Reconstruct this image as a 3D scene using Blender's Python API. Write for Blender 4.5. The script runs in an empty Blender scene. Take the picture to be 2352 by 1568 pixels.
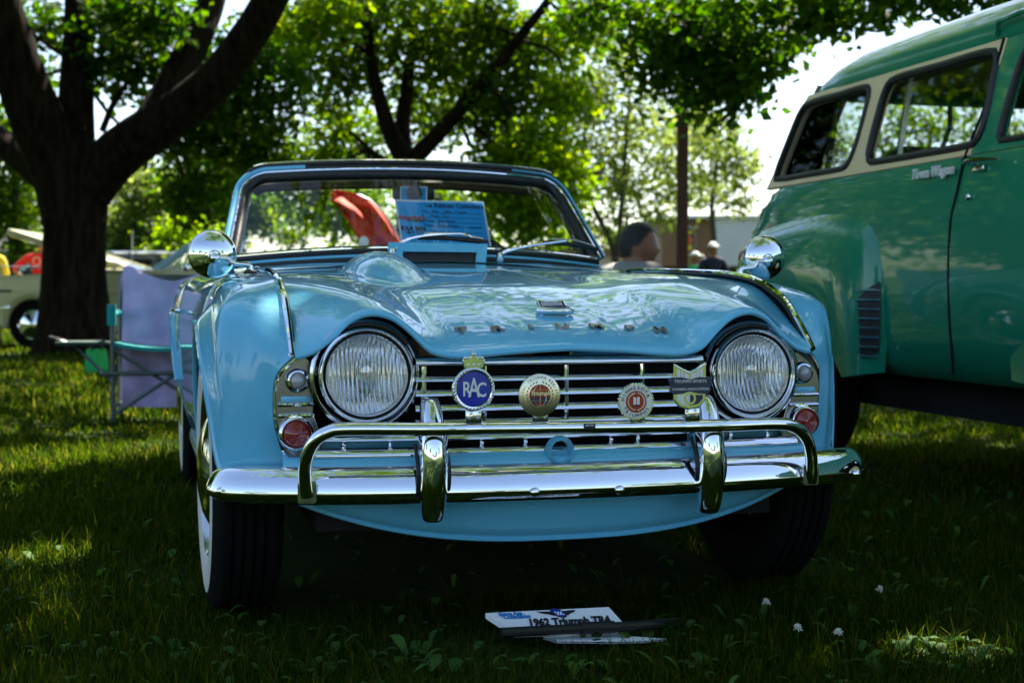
import bpy, bmesh, math, random
import numpy as np
from mathutils import Vector, Matrix
random.seed(7)
RNG = np.random.default_rng(11)
R = math.radians
SC = bpy.context.scene
COL = SC.collection

# ------------------------------------------------------------------ camera
F = 3200.0; CXP, CYP = 1176.0, 784.0          # photograph read on a 2352 x 1568 sheet
CAM_H = 0.76
PITCH = math.atan(109 / F)
YAW = R(14.7)                                  # both old cars stand at this angle
CAR = np.array([.1262, 3.1137])
cam_d = bpy.data.cameras.new('camera'); cam = bpy.data.objects.new('camera', cam_d); COL.objects.link(cam)
cam.location = (0, 0, CAM_H); cam.rotation_euler = (math.pi / 2 - PITCH, 0, 0)
cam_d.sensor_width = 36; cam_d.lens = F / 2352 * 36; cam_d.clip_start = .05; cam_d.clip_end = 4000
cam_d.dof.use_dof = True; cam_d.dof.focus_distance = 3.05; cam_d.dof.aperture_fstop = 5.0
SC.camera = cam

# ------------------------------------------------------------------ sky, sun, exposure
SUN_EL, SUN_AZ = R(56), R(24)                  # sun stands behind the trees, a little to the right (azimuth from +Y to +X)
wd = bpy.data.worlds.new('World'); SC.world = wd; wd.use_nodes = True
wn = wd.node_tree.nodes; wl = wd.node_tree.links
sky = wn.new('ShaderNodeTexSky'); sky.sky_type = 'NISHITA'; sky.sun_disc = False
sky.sun_elevation = SUN_EL; sky.sun_rotation = SUN_AZ
sky.air_density = 1.0; sky.dust_density = 1.2; sky.ozone_density = 1.0
wn['Background'].inputs[1].default_value = .072
wl.new(sky.outputs[0], wn['Background'].inputs[0])
sun_d = bpy.data.lights.new('sun', 'SUN'); sun = bpy.data.objects.new('sun', sun_d); COL.objects.link(sun)
sun_d.energy = 5.0; sun_d.angle = R(.53); sun_d.color = (1, .93, .80)
SUN_DIR = Vector((math.sin(SUN_AZ) * math.cos(SUN_EL), math.cos(SUN_AZ) * math.cos(SUN_EL), math.sin(SUN_EL)))
sun.rotation_euler = SUN_DIR.to_track_quat('Z', 'Y').to_euler()
SC.view_settings.view_transform = 'Standard'; SC.view_settings.look = 'None'
SC.view_settings.exposure = 2.15; SC.view_settings.gamma = 1
SC.render.engine = 'CYCLES'
SC.cycles.use_denoising = True
SC.cycles.max_bounces = 8; SC.cycles.diffuse_bounces = 3; SC.cycles.glossy_bounces = 4
SC.cycles.transmission_bounces = 5; SC.cycles.transparent_max_bounces = 8
SC.cycles.sample_clamp_indirect = 6

# ------------------------------------------------------------------ pixel <-> place
_cp, _sp = math.cos(PITCH), math.sin(PITCH); _ca, _sa = math.cos(YAW), math.sin(YAW)
def ray(px, py):
    x = (px - CXP) / F; z = -(py - CYP) / F
    return np.array([x, _cp + z * _sp, -_sp + z * _cp])
def tocar(p):
    d = np.array(p[:2]) - CAR
    return np.array([d[0] * _ca + d[1] * _sa, -d[0] * _sa + d[1] * _ca, p[2]])
def toworld(p):
    return np.array([CAR[0] + p[0] * _ca - p[1] * _sa, CAR[1] + p[0] * _sa + p[1] * _ca, p[2]])
CO = tocar((0, 0, CAM_H))
def cray(px, py):
    d = ray(px, py); return np.array([d[0] * _ca + d[1] * _sa, -d[0] * _sa + d[1] * _ca, d[2]])
def cy(px, py, Y): d = cray(px, py); return CO + d * ((Y - CO[1]) / d[1])
def cxp(px, py, X): d = cray(px, py); return CO + d * ((X - CO[0]) / d[0])
def wy(px, py, Y): d = ray(px, py); return np.array([0, 0, CAM_H]) + d * (Y / d[1])
def ground(px, py, z=0.): d = ray(px, py); return np.array([0, 0, CAM_H]) + d * ((z - CAM_H) / d[2])

# ------------------------------------------------------------------ materials
MATS = {}
def mat(name, col, rough=.5, metal=0., coat=0., spec=.5, noise=0., nscale=20., bump=0., bscale=60., sheen=0., trans=0., ior=1.45, coat_rough=.03):
    m = bpy.data.materials.new(name); m.use_nodes = True; MATS[name] = m
    nt = m.node_tree; b = nt.nodes['Principled BSDF']
    b.inputs['Base Color'].default_value = (*col, 1); b.inputs['Roughness'].default_value = rough
    b.inputs['Metallic'].default_value = metal; b.inputs['Coat Weight'].default_value = coat
    b.inputs['Coat Roughness'].default_value = coat_rough
    b.inputs['Specular IOR Level'].default_value = spec; b.inputs['IOR'].default_value = ior
    b.inputs['Transmission Weight'].default_value = trans
    if sheen: b.inputs['Sheen Weight'].default_value = sheen
    if noise or bump:
        tc = nt.nodes.new('ShaderNodeTexCoord')
    if noise:
        n = nt.nodes.new('ShaderNodeTexNoise'); n.inputs['Scale'].default_value = nscale; n.inputs['Detail'].default_value = 6
        r = nt.nodes.new('ShaderNodeMapRange'); r.inputs[1].default_value = .25; r.inputs[2].default_value = .75
        r.inputs[3].default_value = 1 - noise; r.inputs[4].default_value = 1 + noise
        mx = nt.nodes.new('ShaderNodeMix'); mx.data_type = 'RGBA'; mx.blend_type = 'MULTIPLY'; mx.inputs[0].default_value = 1
        mx.inputs[6].default_value = (*col, 1)
        nt.links.new(tc.outputs['Object'], n.inputs['Vector']); nt.links.new(n.outputs['Fac'], r.inputs[0])
        nt.links.new(r.outputs[0], mx.inputs[7]); nt.links.new(mx.outputs[2], b.inputs['Base Color'])
    if bump:
        n2 = nt.nodes.new('ShaderNodeTexNoise'); n2.inputs['Scale'].default_value = bscale; n2.inputs['Detail'].default_value = 5
        bp = nt.nodes.new('ShaderNodeBump'); bp.inputs['Strength'].default_value = bump; bp.inputs['Distance'].default_value = .02
        nt.links.new(tc.outputs['Object'], n2.inputs['Vector']); nt.links.new(n2.outputs['Fac'], bp.inputs['Height'])
        nt.links.new(bp.outputs[0], b.inputs['Normal'])
    return m

def leafmat(name, c1, c2, c3, transl=.45, rough=.6, spec=.10):
    m = bpy.data.materials.new(name); m.use_nodes = True; MATS[name] = m
    nt = m.node_tree; nt.nodes.clear()
    out = nt.nodes.new('ShaderNodeOutputMaterial'); g = nt.nodes.new('ShaderNodeNewGeometry')
    ramp = nt.nodes.new('ShaderNodeValToRGB'); e = ramp.color_ramp.elements
    e[0].color = (*c1, 1); e[1].color = (*c3, 1); k = ramp.color_ramp.elements.new(.55); k.color = (*c2, 1)
    nt.links.new(g.outputs['Random Per Island'], ramp.inputs[0])
    p = nt.nodes.new('ShaderNodeBsdfPrincipled'); p.inputs['Roughness'].default_value = rough; p.inputs['Specular IOR Level'].default_value = spec
    t = nt.nodes.new('ShaderNodeBsdfTranslucent'); mx = nt.nodes.new('ShaderNodeMixShader'); mx.inputs[0].default_value = transl
    hs = nt.nodes.new('ShaderNodeHueSaturation'); hs.inputs['Saturation'].default_value = 1.12; hs.inputs['Value'].default_value = 2.5; hs.inputs['Hue'].default_value = .485
    nt.links.new(ramp.outputs[0], p.inputs['Base Color']); nt.links.new(ramp.outputs[0], hs.inputs['Color']); nt.links.new(hs.outputs[0], t.inputs['Color'])
    nt.links.new(p.outputs[0], mx.inputs[1]); nt.links.new(t.outputs[0], mx.inputs[2]); nt.links.new(mx.outputs[0], out.inputs[0])
    return m

mat('blue_paint', (.120, .455, .675), .35, coat=1, spec=.2, noise=.03, nscale=3, bump=.003, bscale=9)
mat('chrome', (.82, .83, .85), .035, metal=1, bump=.01, bscale=25)
mat('chrome_worn', (.60, .63, .67), .10, metal=1, noise=.08, nscale=40, bump=.02, bscale=50)
mat('letter_chrome', (.30, .30, .32), .10, metal=1)
mat('panel_grey', (.20, .22, .245), .22, metal=1, noise=.1, nscale=30)
mat('steel', (.5, .5, .52), .25, metal=1)
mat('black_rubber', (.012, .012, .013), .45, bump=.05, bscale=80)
mat('black_plastic', (.010, .010, .011), .35)
mat('black_void', (.004, .004, .004), .9)
mat('underbody', (.006, .006, .006), .9, noise=.3)
mat('whitewall', (.62, .60, .54), .55, noise=.06, nscale=15)
mat('tyre', (.005, .005, .005), .85, spec=.12, bump=.1, bscale=60)
mat('red_lens', (.24, .008, .006), .12, coat=1, spec=.7)
mat('clear_lens', (.35, .35, .36), .1, coat=1, spec=.8)
mat('white_paint', (.75, .75, .75), .4)
mat('paper_white', (.78, .78, .80), .6)
mat('paper_blue', (.015, .36, .82), .6)
mat('ink', (.01, .01, .015), .6)
mat('ink_blue', (.02, .19, .5), .6)
mat('ink_red', (.45, .02, .03), .5)
mat('enamel_blue', (.010, .025, .36), .12, coat=1)
mat('enamel_navy', (.010, .012, .075), .15, coat=1)
mat('enamel_red', (.36, .012, .02), .15, coat=1)
mat('enamel_white', (.72, .72, .70), .2, coat=1)
mat('gold', (.78, .72, .52), .3, metal=1, noise=.1, nscale=60)
mat('gold_dark', (.20, .15, .05), .4, metal=1)
mat('brown_leather', (.16, .065, .025), .45, bump=.1, bscale=40)
mat('cockpit', (.02, .02, .022), .6)
mat('headliner', (.10, .065, .03), .7)

def glassmat(name, tint, refl=.10, rough=.0):
    m = bpy.data.materials.new(name); m.use_nodes = True; MATS[name] = m
    nt = m.node_tree; nt.nodes.clear()
    out = nt.nodes.new('ShaderNodeOutputMaterial'); t = nt.nodes.new('ShaderNodeBsdfTransparent'); t.inputs[0].default_value = (*tint, 1)
    g = nt.nodes.new('ShaderNodeBsdfGlossy'); g.inputs['Roughness'].default_value = rough; g.inputs[0].default_value = (.9, .95, 1, 1)
    lw = nt.nodes.new('ShaderNodeLayerWeight'); lw.inputs[0].default_value = refl
    mx = nt.nodes.new('ShaderNodeMixShader')
    nt.links.new(lw.outputs['Fresnel'], mx.inputs[0]); nt.links.new(t.outputs[0], mx.inputs[1]); nt.links.new(g.outputs[0], mx.inputs[2]); nt.links.new(mx.outputs[0], out.inputs[0])
    return m
glassmat('window_glass', (.88, .93, .90), .22)
glassmat('truck_glass', (.80, .83, .84), .10)

def flutemat(name, metal):
    """headlamp glass / reflector with vertical flutes as fine relief"""
    m = bpy.data.materials.new(name); m.use_nodes = True; MATS[name] = m
    nt = m.node_tree; nt.nodes.clear(); N = nt.nodes.new; L = nt.links.new
    out = N('ShaderNodeOutputMaterial'); tc = N('ShaderNodeTexCoord')
    w = N('ShaderNodeTexWave'); w.wave_type = 'BANDS'; w.bands_direction = 'X'; w.inputs['Scale'].default_value = 38 if not metal else 30
    w.inputs['Distortion'].default_value = .6; w.inputs['Detail'].default_value = 1; w.inputs['Detail Scale'].default_value = .4
    bp = N('ShaderNodeBump'); bp.inputs['Strength'].default_value = .9 if not metal else .30; bp.inputs['Distance'].default_value = .0045
    L(tc.outputs['Object'], w.inputs[0]); L(w.outputs['Fac'], bp.inputs['Height'])
    g = N('ShaderNodeBsdfGlossy'); g.inputs['Roughness'].default_value = .08; L(bp.outputs[0], g.inputs['Normal'])
    if metal:
        g.inputs[0].default_value = (.86, .87, .88, 1); L(g.outputs[0], out.inputs[0])
    else:
        t = N('ShaderNodeBsdfTransparent'); t.inputs[0].default_value = (.93, .95, .96, 1)
        d = N('ShaderNodeBsdfDiffuse'); d.inputs[0].default_value = (.8, .82, .84, 1); L(bp.outputs[0], d.inputs['Normal'])
        lw = N('ShaderNodeValue'); lw.outputs[0].default_value = .30
        mx = N('ShaderNodeMixShader'); L(lw.outputs[0], mx.inputs[0]); L(t.outputs[0], mx.inputs[1]); L(g.outputs[0], mx.inputs[2])
        m2 = N('ShaderNodeMixShader'); m2.inputs[0].default_value = .12; L(mx.outputs[0], m2.inputs[1]); L(d.outputs[0], m2.inputs[2])
        L(m2.outputs[0], out.inputs[0])
    return m
flutemat('lamp_glass', False); flutemat('lamp_reflector', True)

# ------------------------------------------------------------------ mesh helpers
def tag(o, label=None, cat=None, group=None, kind=None):
    if label: o['label'] = label
    if cat: o['category'] = cat
    if group: o['group'] = group
    if kind: o['kind'] = kind
    return o
def empty(name, loc=(0, 0, 0), rz=0., label=None, cat=None, group=None, parent=None):
    o = bpy.data.objects.new(name, None); COL.objects.link(o); o.location = loc; o.rotation_euler = (0, 0, rz)
    o.empty_display_size = .1; o.parent = parent
    return tag(o, label, cat, group)
def I4(): return Matrix.Identity(4)
def T(x, y, z): return Matrix.Translation((x, y, z))
def RX(a): return Matrix.Rotation(a, 4, 'X')
def RY(a): return Matrix.Rotation(a, 4, 'Y')
def RZ(a): return Matrix.Rotation(a, 4, 'Z')
def S(x, y, z): return Matrix.Diagonal((x, y, z, 1))

def crs(P, n, closed=False):
    """Catmull-Rom through the points P (k,3) -> n points, spaced by chord length"""
    P = np.asarray(P, float); k = len(P)
    if closed: Q = np.vstack([P[-1], P, P[0], P[1]])
    else: Q = np.vstack([2 * P[0] - P[1], P, 2 * P[-1] - P[-2]])
    segs = k if closed else k - 1
    d = np.linalg.norm(np.diff(np.vstack([P, P[:1]]) if closed else P, axis=0), axis=1); s = np.r_[0, np.cumsum(d)]
    u = np.linspace(0, s[-1], n, endpoint=not closed)
    i = np.clip(np.searchsorted(s, u, 'right') - 1, 0, segs - 1); t = ((u - s[i]) / np.maximum(d[i], 1e-9))[:, None]
    p0, p1, p2, p3 = Q[i], Q[i + 1], Q[i + 2], Q[i + 3]
    return .5 * (2 * p1 + (p2 - p0) * t + (2 * p0 - 5 * p1 + 4 * p2 - p3) * t ** 2 + (3 * p1 - p0 - 3 * p2 + p3) * t ** 3)
def uni(P, m):
    """Catmull-Rom with m steps in every interval (keeps stations in step)"""
    P = np.asarray(P, float); Q = np.concatenate([[2 * P[0] - P[1]], P, [2 * P[-1] - P[-2]]]); out = []
    for i in range(len(P) - 1):
        for t in np.arange(m) / m:
            p0, p1, p2, p3 = Q[i:i + 4]
            out.append(.5 * (2 * p1 + (p2 - p0) * t + (2 * p0 - 5 * p1 + 4 * p2 - p3) * t ** 2 + (3 * p1 - p0 - 3 * p2 + p3) * t ** 3))
    out.append(P[-1]); return np.array(out)

class MB:
    def __init__(s): s.v = []; s.f = []; s.mi = []
    def add(s, v, f, M=None, mi=0):
        b = len(s.v)
        if M is not None: v = [tuple(M @ Vector(p)) for p in v]
        s.v += [tuple(map(float, p)) for p in v]; s.f += [tuple(b + i for i in q) for q in f]; s.mi += [mi] * len(f); return s
    def grid(s, G, M=None, closeu=False, closev=False, flip=False, mi=0):
        G = np.asarray(G); nu, nv = G.shape[:2]; f = []
        for i in range(nu if closeu else nu - 1):
            for j in range(nv if closev else nv - 1):
                q = (i * nv + j, ((i + 1) % nu) * nv + j, ((i + 1) % nu) * nv + (j + 1) % nv, i * nv + (j + 1) % nv)
                f.append(q[::-1] if flip else q)
        return s.add(G.reshape(-1, 3), f, M, mi)
    def tube(s, P, r, seg=10, closed=False, caps=True, M=None, flat=(1, 1), up=None, mi=0):
        P = np.asarray(P, float); n = len(P); r = np.full(n, r) if np.isscalar(r) else np.asarray(r)
        if closed: tg = np.roll(P, -1, 0) - np.roll(P, 1, 0)
        else: tg = np.gradient(P, axis=0)
        tg /= np.maximum(np.linalg.norm(tg, axis=1), 1e-9)[:, None]
        ref = np.array(up if up is not None else ([0, 0, 1] if abs(tg[0][2]) < .9 else [0, 1, 0]), float); G = []
        a = ref - tg[0] * ref.dot(tg[0]); a /= np.linalg.norm(a)
        for i in range(n):
            if up is not None: a = ref - tg[i] * ref.dot(tg[i])
            else: a = a - tg[i] * a.dot(tg[i])
            a = a / max(np.linalg.norm(a), 1e-9); b = np.cross(tg[i], a)
            th = np.arange(seg) * 2 * math.pi / seg
            G.append(P[i] + r[i] * (np.cos(th)[:, None] * a * flat[0] + np.sin(th)[:, None] * b * flat[1]))
        b0 = len(s.v); s.grid(np.array(G), M, closeu=closed, closev=True, mi=mi)
        if caps and not closed:
            s.f += [tuple(b0 + i for i in range(seg)), tuple(b0 + (n - 1) * seg + i for i in range(seg))[::-1]]; s.mi += [mi, mi]
        return s
    def lathe(s, prof, seg=32, M=None, mi=0):
        """profile (radius, height) turned about Z"""
        th = np.arange(seg) * 2 * math.pi / seg
        G = np.array([[(r * math.cos(t), r * math.sin(t), h) for t in th] for r, h in prof])
        return s.grid(G, M, closev=True, flip=True, mi=mi)
    def box(s, c, d, M=None, bev=0., mi=0):
        x, y, z = d[0] / 2, d[1] / 2, d[2] / 2
        bm = bmesh.new(); bmesh.ops.create_cube(bm, size=1, matrix=Matrix.Translation(c) @ S(*d))
        if bev: bmesh.ops.bevel(bm, geom=list(bm.edges), offset=bev, segments=2, affect='EDGES', profile=.5)
        bm.verts.index_update(); s.add([v.co[:] for v in bm.verts], [[v.index for v in f.verts] for f in bm.faces], M, mi); bm.free(); return s
    def sphere(s, c, r, M=None, seg=16, rings=10, mi=0):
        r = (r, r, r) if np.isscalar(r) else r
        pr = [(max(math.sin(math.pi * i / rings), 1e-4), -math.cos(math.pi * i / rings)) for i in range(rings + 1)]
        return s.lathe(pr, seg, (M or I4()) @ Matrix.Translation(c) @ S(*r), mi)
    def build(s, name, m, parent=None, smooth=True, angle=40, weld=False, recalc=False):
        me = bpy.data.meshes.new(name); me.from_pydata(s.v, [], s.f); me.update()
        if weld or recalc:
            bm = bmesh.new(); bm.from_mesh(me)
            if weld: bmesh.ops.remove_doubles(bm, verts=bm.verts, dist=1e-5)
            if recalc: bmesh.ops.recalc_face_normals(bm, faces=bm.faces)
            bm.to_mesh(me); bm.free()
        for k in (m if isinstance(m, (list, tuple)) else [m]): me.materials.append(MATS[k])
        if isinstance(m, (list, tuple)) and len(s.mi) == len(me.polygons): me.polygons.foreach_set('material_index', s.mi)
        if smooth:
            me.polygons.foreach_set('use_smooth', [True] * len(me.polygons)); me.set_sharp_from_angle(angle=R(angle))
        o = bpy.data.objects.new(name, me); COL.objects.link(o); o.parent = parent; return o

def fastmesh(name, V, faces_flat, k, m, parent=None, smooth=False, color=None):
    """numpy mesh with k-sided faces"""
    me = bpy.data.meshes.new(name); nv = len(V); nf = len(faces_flat) // k
    me.vertices.add(nv); me.vertices.foreach_set('co', np.ascontiguousarray(V, np.float32).ravel())
    me.loops.add(nf * k); me.loops.foreach_set('vertex_index', np.asarray(faces_flat, np.int32))
    me.polygons.add(nf); me.polygons.foreach_set('loop_start', np.arange(nf, dtype=np.int32) * k)
    me.update(calc_edges=True); me.materials.append(MATS[m])
    if smooth: me.polygons.foreach_set('use_smooth', [True] * nf)
    o = bpy.data.objects.new(name, me); COL.objects.link(o); o.parent = parent; return o

def _curve_mesh(cu, M):
    ob = bpy.data.objects.new('tmp', cu); COL.objects.link(ob)
    dg = bpy.context.evaluated_depsgraph_get(); me = bpy.data.meshes.new_from_object(ob.evaluated_get(dg))
    bpy.data.objects.remove(ob); bpy.data.curves.remove(cu); me.transform(M); return me
def _finish(me, name, m, parent, smooth=False):
    me.name = name; me.materials.clear(); me.materials.append(MATS[m])
    me.polygons.foreach_set('use_smooth', [smooth] * len(me.polygons))
    if smooth: me.set_sharp_from_angle(angle=R(35))
    o = bpy.data.objects.new(name, me); COL.objects.link(o); o.parent = parent; return o
def text(name, s, size, M, m, parent, ext=.001, bevel=0., align='CENTER', shear=0., bold=0., space=1.):
    cu = bpy.data.curves.new('t', 'FONT'); cu.body = s; cu.size = size; cu.extrude = ext; cu.bevel_depth = bevel
    cu.align_x = align; cu.align_y = 'CENTER'; cu.shear = shear; cu.offset = bold; cu.resolution_u = 3; cu.space_character = space
    return _finish(_curve_mesh(cu, M), name, m, parent)
def plate(name, loops, ext, M, m, parent, bevel=0., smooth=False):
    """flat plate with holes: loops of 2D points, filled even-odd, thickness 2*ext, lying in local XY"""
    cu = bpy.data.curves.new('p', 'CURVE'); cu.dimensions = '2D'; cu.fill_mode = 'BOTH'; cu.extrude = ext; cu.bevel_depth = bevel; cu.bevel_resolution = 2
    for lp in loops:
        sp = cu.splines.new('POLY'); sp.points.add(len(lp) - 1)
        for p, q in zip(sp.points, lp): p.co = (q[0], q[1], 0, 1)
        sp.use_cyclic_u = True
    return _finish(_curve_mesh(cu, M), name, m, parent, smooth)
def rrect(x0, y0, x1, y1, r, n=5):
    out = []
    for cx, cy_, a in ((x1 - r, y1 - r, 0), (x0 + r, y1 - r, 90), (x0 + r, y0 + r, 180), (x1 - r, y0 + r, 270)):
        out += [(cx + r * math.cos(R(a + 90 * i / n)), cy_ + r * math.sin(R(a + 90 * i / n))) for i in range(n + 1)]
    return out
def circ(r, n=32, cx=0, cy_=0): return [(cx + r * math.cos(2 * math.pi * i / n), cy_ + r * math.sin(2 * math.pi * i / n)) for i in range(n)]
FACE = RX(R(90))          # local XY plate -> stands up in XZ, its +Z side looks to -Y (towards the camera)
def copy_tree(o, parent=None):
    c = o.copy(); COL.objects.link(c); c.parent = parent
    for ch in o.children: copy_tree(ch, c)
    return c
# ================================================================== the light blue roadster
car = empty('roadster', (CAR[0], CAR[1], 0), YAW, 'light blue open vintage roadster with chrome badge bar and round headlights on shaded grass', 'car')

# ---- bonnet: control heights over X (columns) and distance back from the lip (rows)
edge = np.array([(0, .636), (.11, .631), (.20, .624), (.262, .621), (.313, .632), (.34, .655), (.365, .68), (.40, .705), (.443, .714), (.484, .70), (.518, .668), (.55, .642), (.57, .630), (.598, .621)])
ex = np.linspace(0, .605, 49); 
def smooth_edge():
    P = crs(np.c_[edge, np.zeros(len(edge))], 300); return np.interp(ex, P[:, 0], P[:, 1])
ez = smooth_edge()
yk = np.array([.0, .03, .10, .20, .32, .5, .75, 1.05, 1.42])          # distance behind the lip
xk = np.array([0, .12, .22, .29, .36, .443, .53, .605])
Hk = np.array([                                                       # heights at those stations
 [.648, .645, .637, .638, .690, .722, .672, .632],
 [.662, .659, .651, .654, .702, .732, .690, .652],
 [.687, .684, .677, .682, .722, .747, .722, .690],
 [.717, .715, .710, .714, .740, .762, .754, .738],
 [.747, .745, .741, .744, .760, .776, .780, .780],
 [.780, .779, .776, .778, .786, .796, .801, .801],
 [.810, .809, .803, .803, .808, .814, .816, .813],
 [.838, .837, .832, .829, .828, .828, .825, .820],
 [.862, .860, .855, .850, .845, .840, .833, .826]])
def interp2(xq, yq):
    rows = np.array([np.interp(xq, *crs(np.c_[xk, r, 0 * r], 200).T[:2]) for r in Hk])
    return np.array([np.interp(yq, *crs(np.c_[yk, rows[:, i], 0 * yk], 300).T[:2]) for i in range(len(xq))]).T
yq = np.r_[np.linspace(0, .12, 9)[:-1], np.linspace(.12, .5, 15)[:-1], np.linspace(.5, 1.42, 40)]
Hh = interp2(ex, yq)
xf = np.r_[-ex[:0:-1], ex]; Hf = np.c_[Hh[:, :0:-1], Hh]; ezf = np.r_[ez[:0:-1], ez]
def PY(x): return .055 * (np.abs(x) / .62) ** 2.2      # the nose is bowed in plan
def lipY(x): return -.022 + PY(x) * .85
H07 = interp2(ex, np.array([.07]))[0]; H07 = np.r_[H07[:0:-1], H07]
G = [[(x, lipY(x) + dy, z + dz) for x, z in zip(xf, ezf)] for dy, dz in ((.030, .004), (.012, -.003), (.003, -.002), (.0, .003), (.002, .008))]
for j, y in enumerate(yq):
    row = []
    for i, x in enumerate(xf):
        z = Hf[j, i]
        if y < .07: z0 = ezf[i] + .0125; z = z0 + (H07[i] - z0) * (y / .07) ** .85
        # carburettor bulge, a tear drop on one side only
        bx, by = (x + .262) / .105, (y - .98) / (.40 if y < .98 else .32)
        rr = bx * bx + by * by
        if rr < 1: z += .056 * (1 - rr) ** .8
        yy = lipY(x) + .006 + y * (1.42 - lipY(x)) / 1.42
        row.append((x, yy, z))
    G.append(row)
bon = MB().grid(np.array(G), flip=True).build('bonnet', 'blue_paint', car, angle=80)
tag(bon, 'blue bonnet panel with tear-drop bulge and humps over the headlights')

# ---- front fender + door + rear fender side shell (stations from the nose to the tail, bottom -> top)
def arch(yc, zc, r, deg): return yc - r * math.cos(R(deg)), zc + r * math.sin(R(deg))
FA = (.47, .36, .325); RA = (2.84, .36, .325)
def st_arch(A, deg, lip, rows):
    y, z = arch(*A, deg); return [(lip, y, z)] + rows
ST = [
 [(.622, .085, .33), (.628, .080, .42), (.646, .072, .47), (.649, .066, .55), (.639, .056, .592), (.612, .030, .624)],
 [(.666, .098, .33), (.678, .090, .44), (.686, .086, .53), (.682, .086, .605), (.662, .080, .652), (.612, .085, .672)],
 [(.694, .122, .33), (.704, .116, .45), (.707, .116, .55), (.702, .122, .64), (.684, .135, .707), (.612, .17, .735)],
 [(.722, .146, .37), (.721, .138, .40), (.717, .130, .50), (.718, .140, .655), (.701, .175, .735), (.612, .27, .772)],
 [(.744, *arch(*FA, 28)), (.742, *arch(.47, .36, .340, 28)), (.726, *arch(.47, .36, .385, 30)), (.728, .175, .680), (.717, .215, .748), (.611, .33, .787)],
 [(.782, *arch(*FA, 55)), (.780, *arch(.47, .36, .340, 55)), (.756, *arch(.47, .36, .390, 56)), (.750, .245, .716), (.717, .30, .767), (.611, .40, .798)],
 [(.795, *arch(*FA, 90)), (.792, .47, .700), (.762, .47, .738), (.750, .47, .757), (.717, .49, .790), (.610, .55, .810)],
 [(.793, *arch(*FA, 128)), (.790, *arch(.47, .36, .340, 128)), (.768, *arch(.47, .36, .385, 127)), (.757, .70, .742), (.717, .71, .796), (.609, .73, .816)],
 [(.786, *arch(*FA, 165)), (.784, .805, .47), (.774, .83, .58), (.763, .83, .705), (.720, .83, .798), (.608, .85, .820)],
 [(.765, .83, .28), (.776, .86, .42), (.779, .87, .56), (.767, .88, .705), (.722, .90, .800), (.608, .93, .822)],
 [(.745, 1.25, .245), (.776, 1.25, .40), (.783, 1.25, .56), (.772, 1.25, .71), (.728, 1.25, .804), (.612, 1.25, .828)],
 [(.745, 1.8, .245), (.780, 1.8, .40), (.790, 1.8, .56), (.780, 1.8, .71), (.742, 1.8, .800), (.66, 1.8, .826)],
 [(.750, 2.30, .245), (.786, 2.32, .40), (.798, 2.33, .56), (.790, 2.33, .71), (.758, 2.33, .800), (.68, 2.33, .834)],
 [(.800, *arch(*RA, 12)), (.795, 2.47, .50), (.806, 2.47, .60), (.798, 2.47, .72), (.764, 2.47, .803), (.68, 2.47, .838)],
 [(.812, *arch(*RA, 50)), (.803, 2.62, .655), (.808, 2.62, .685), (.802, 2.62, .735), (.766, 2.62, .806), (.68, 2.62, .84)],
 [(.814, *arch(*RA, 90)), (.805, 2.84, .71), (.808, 2.84, .725), (.802, 2.84, .755), (.766, 2.84, .81), (.68, 2.84, .84)],
 [(.810, *arch(*RA, 130)), (.80, 3.06, .655), (.802, 3.06, .69), (.795, 3.06, .737), (.757, 3.06, .806), (.67, 3.06, .838)],
 [(.79, *arch(*RA, 170)), (.785, 3.2, .50), (.787, 3.22, .60), (.775, 3.22, .72), (.738, 3.22, .795), (.65, 3.22, .825)],
 [(.72, 3.5, .33), (.75, 3.52, .43), (.75, 3.54, .55), (.735, 3.54, .68), (.695, 3.52, .76), (.62, 3.5, .79)],
 [(.55, 3.72, .34), (.57, 3.76, .43), (.57, 3.78, .55), (.555, 3.76, .67), (.53, 3.72, .74), (.50, 3.66, .77)]]
def shell(sts, m=6, n=5):
    A = np.array(sts); V = np.array([uni(s, n) for s in A])            # (stations, profile, 3)
    return uni(V, m)                                                   # (along, profile, 3)
SH = SHR = shell(ST)
STL = [[(x + (d if j < 4 else d * .4 if j < 5 else 0), y, z) for j, (x, y, z) in enumerate(st)] for st, d in zip(ST, [0, .006, .016, .034, .036, .012] + [0] * 30)]
SHL = shell(STL)
def cut(i0, i1): return SH[i0 * 6:i1 * 6 + 1]
MIR = S(-1, 1, 1)
seam_top = SH[:, -1]
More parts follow.
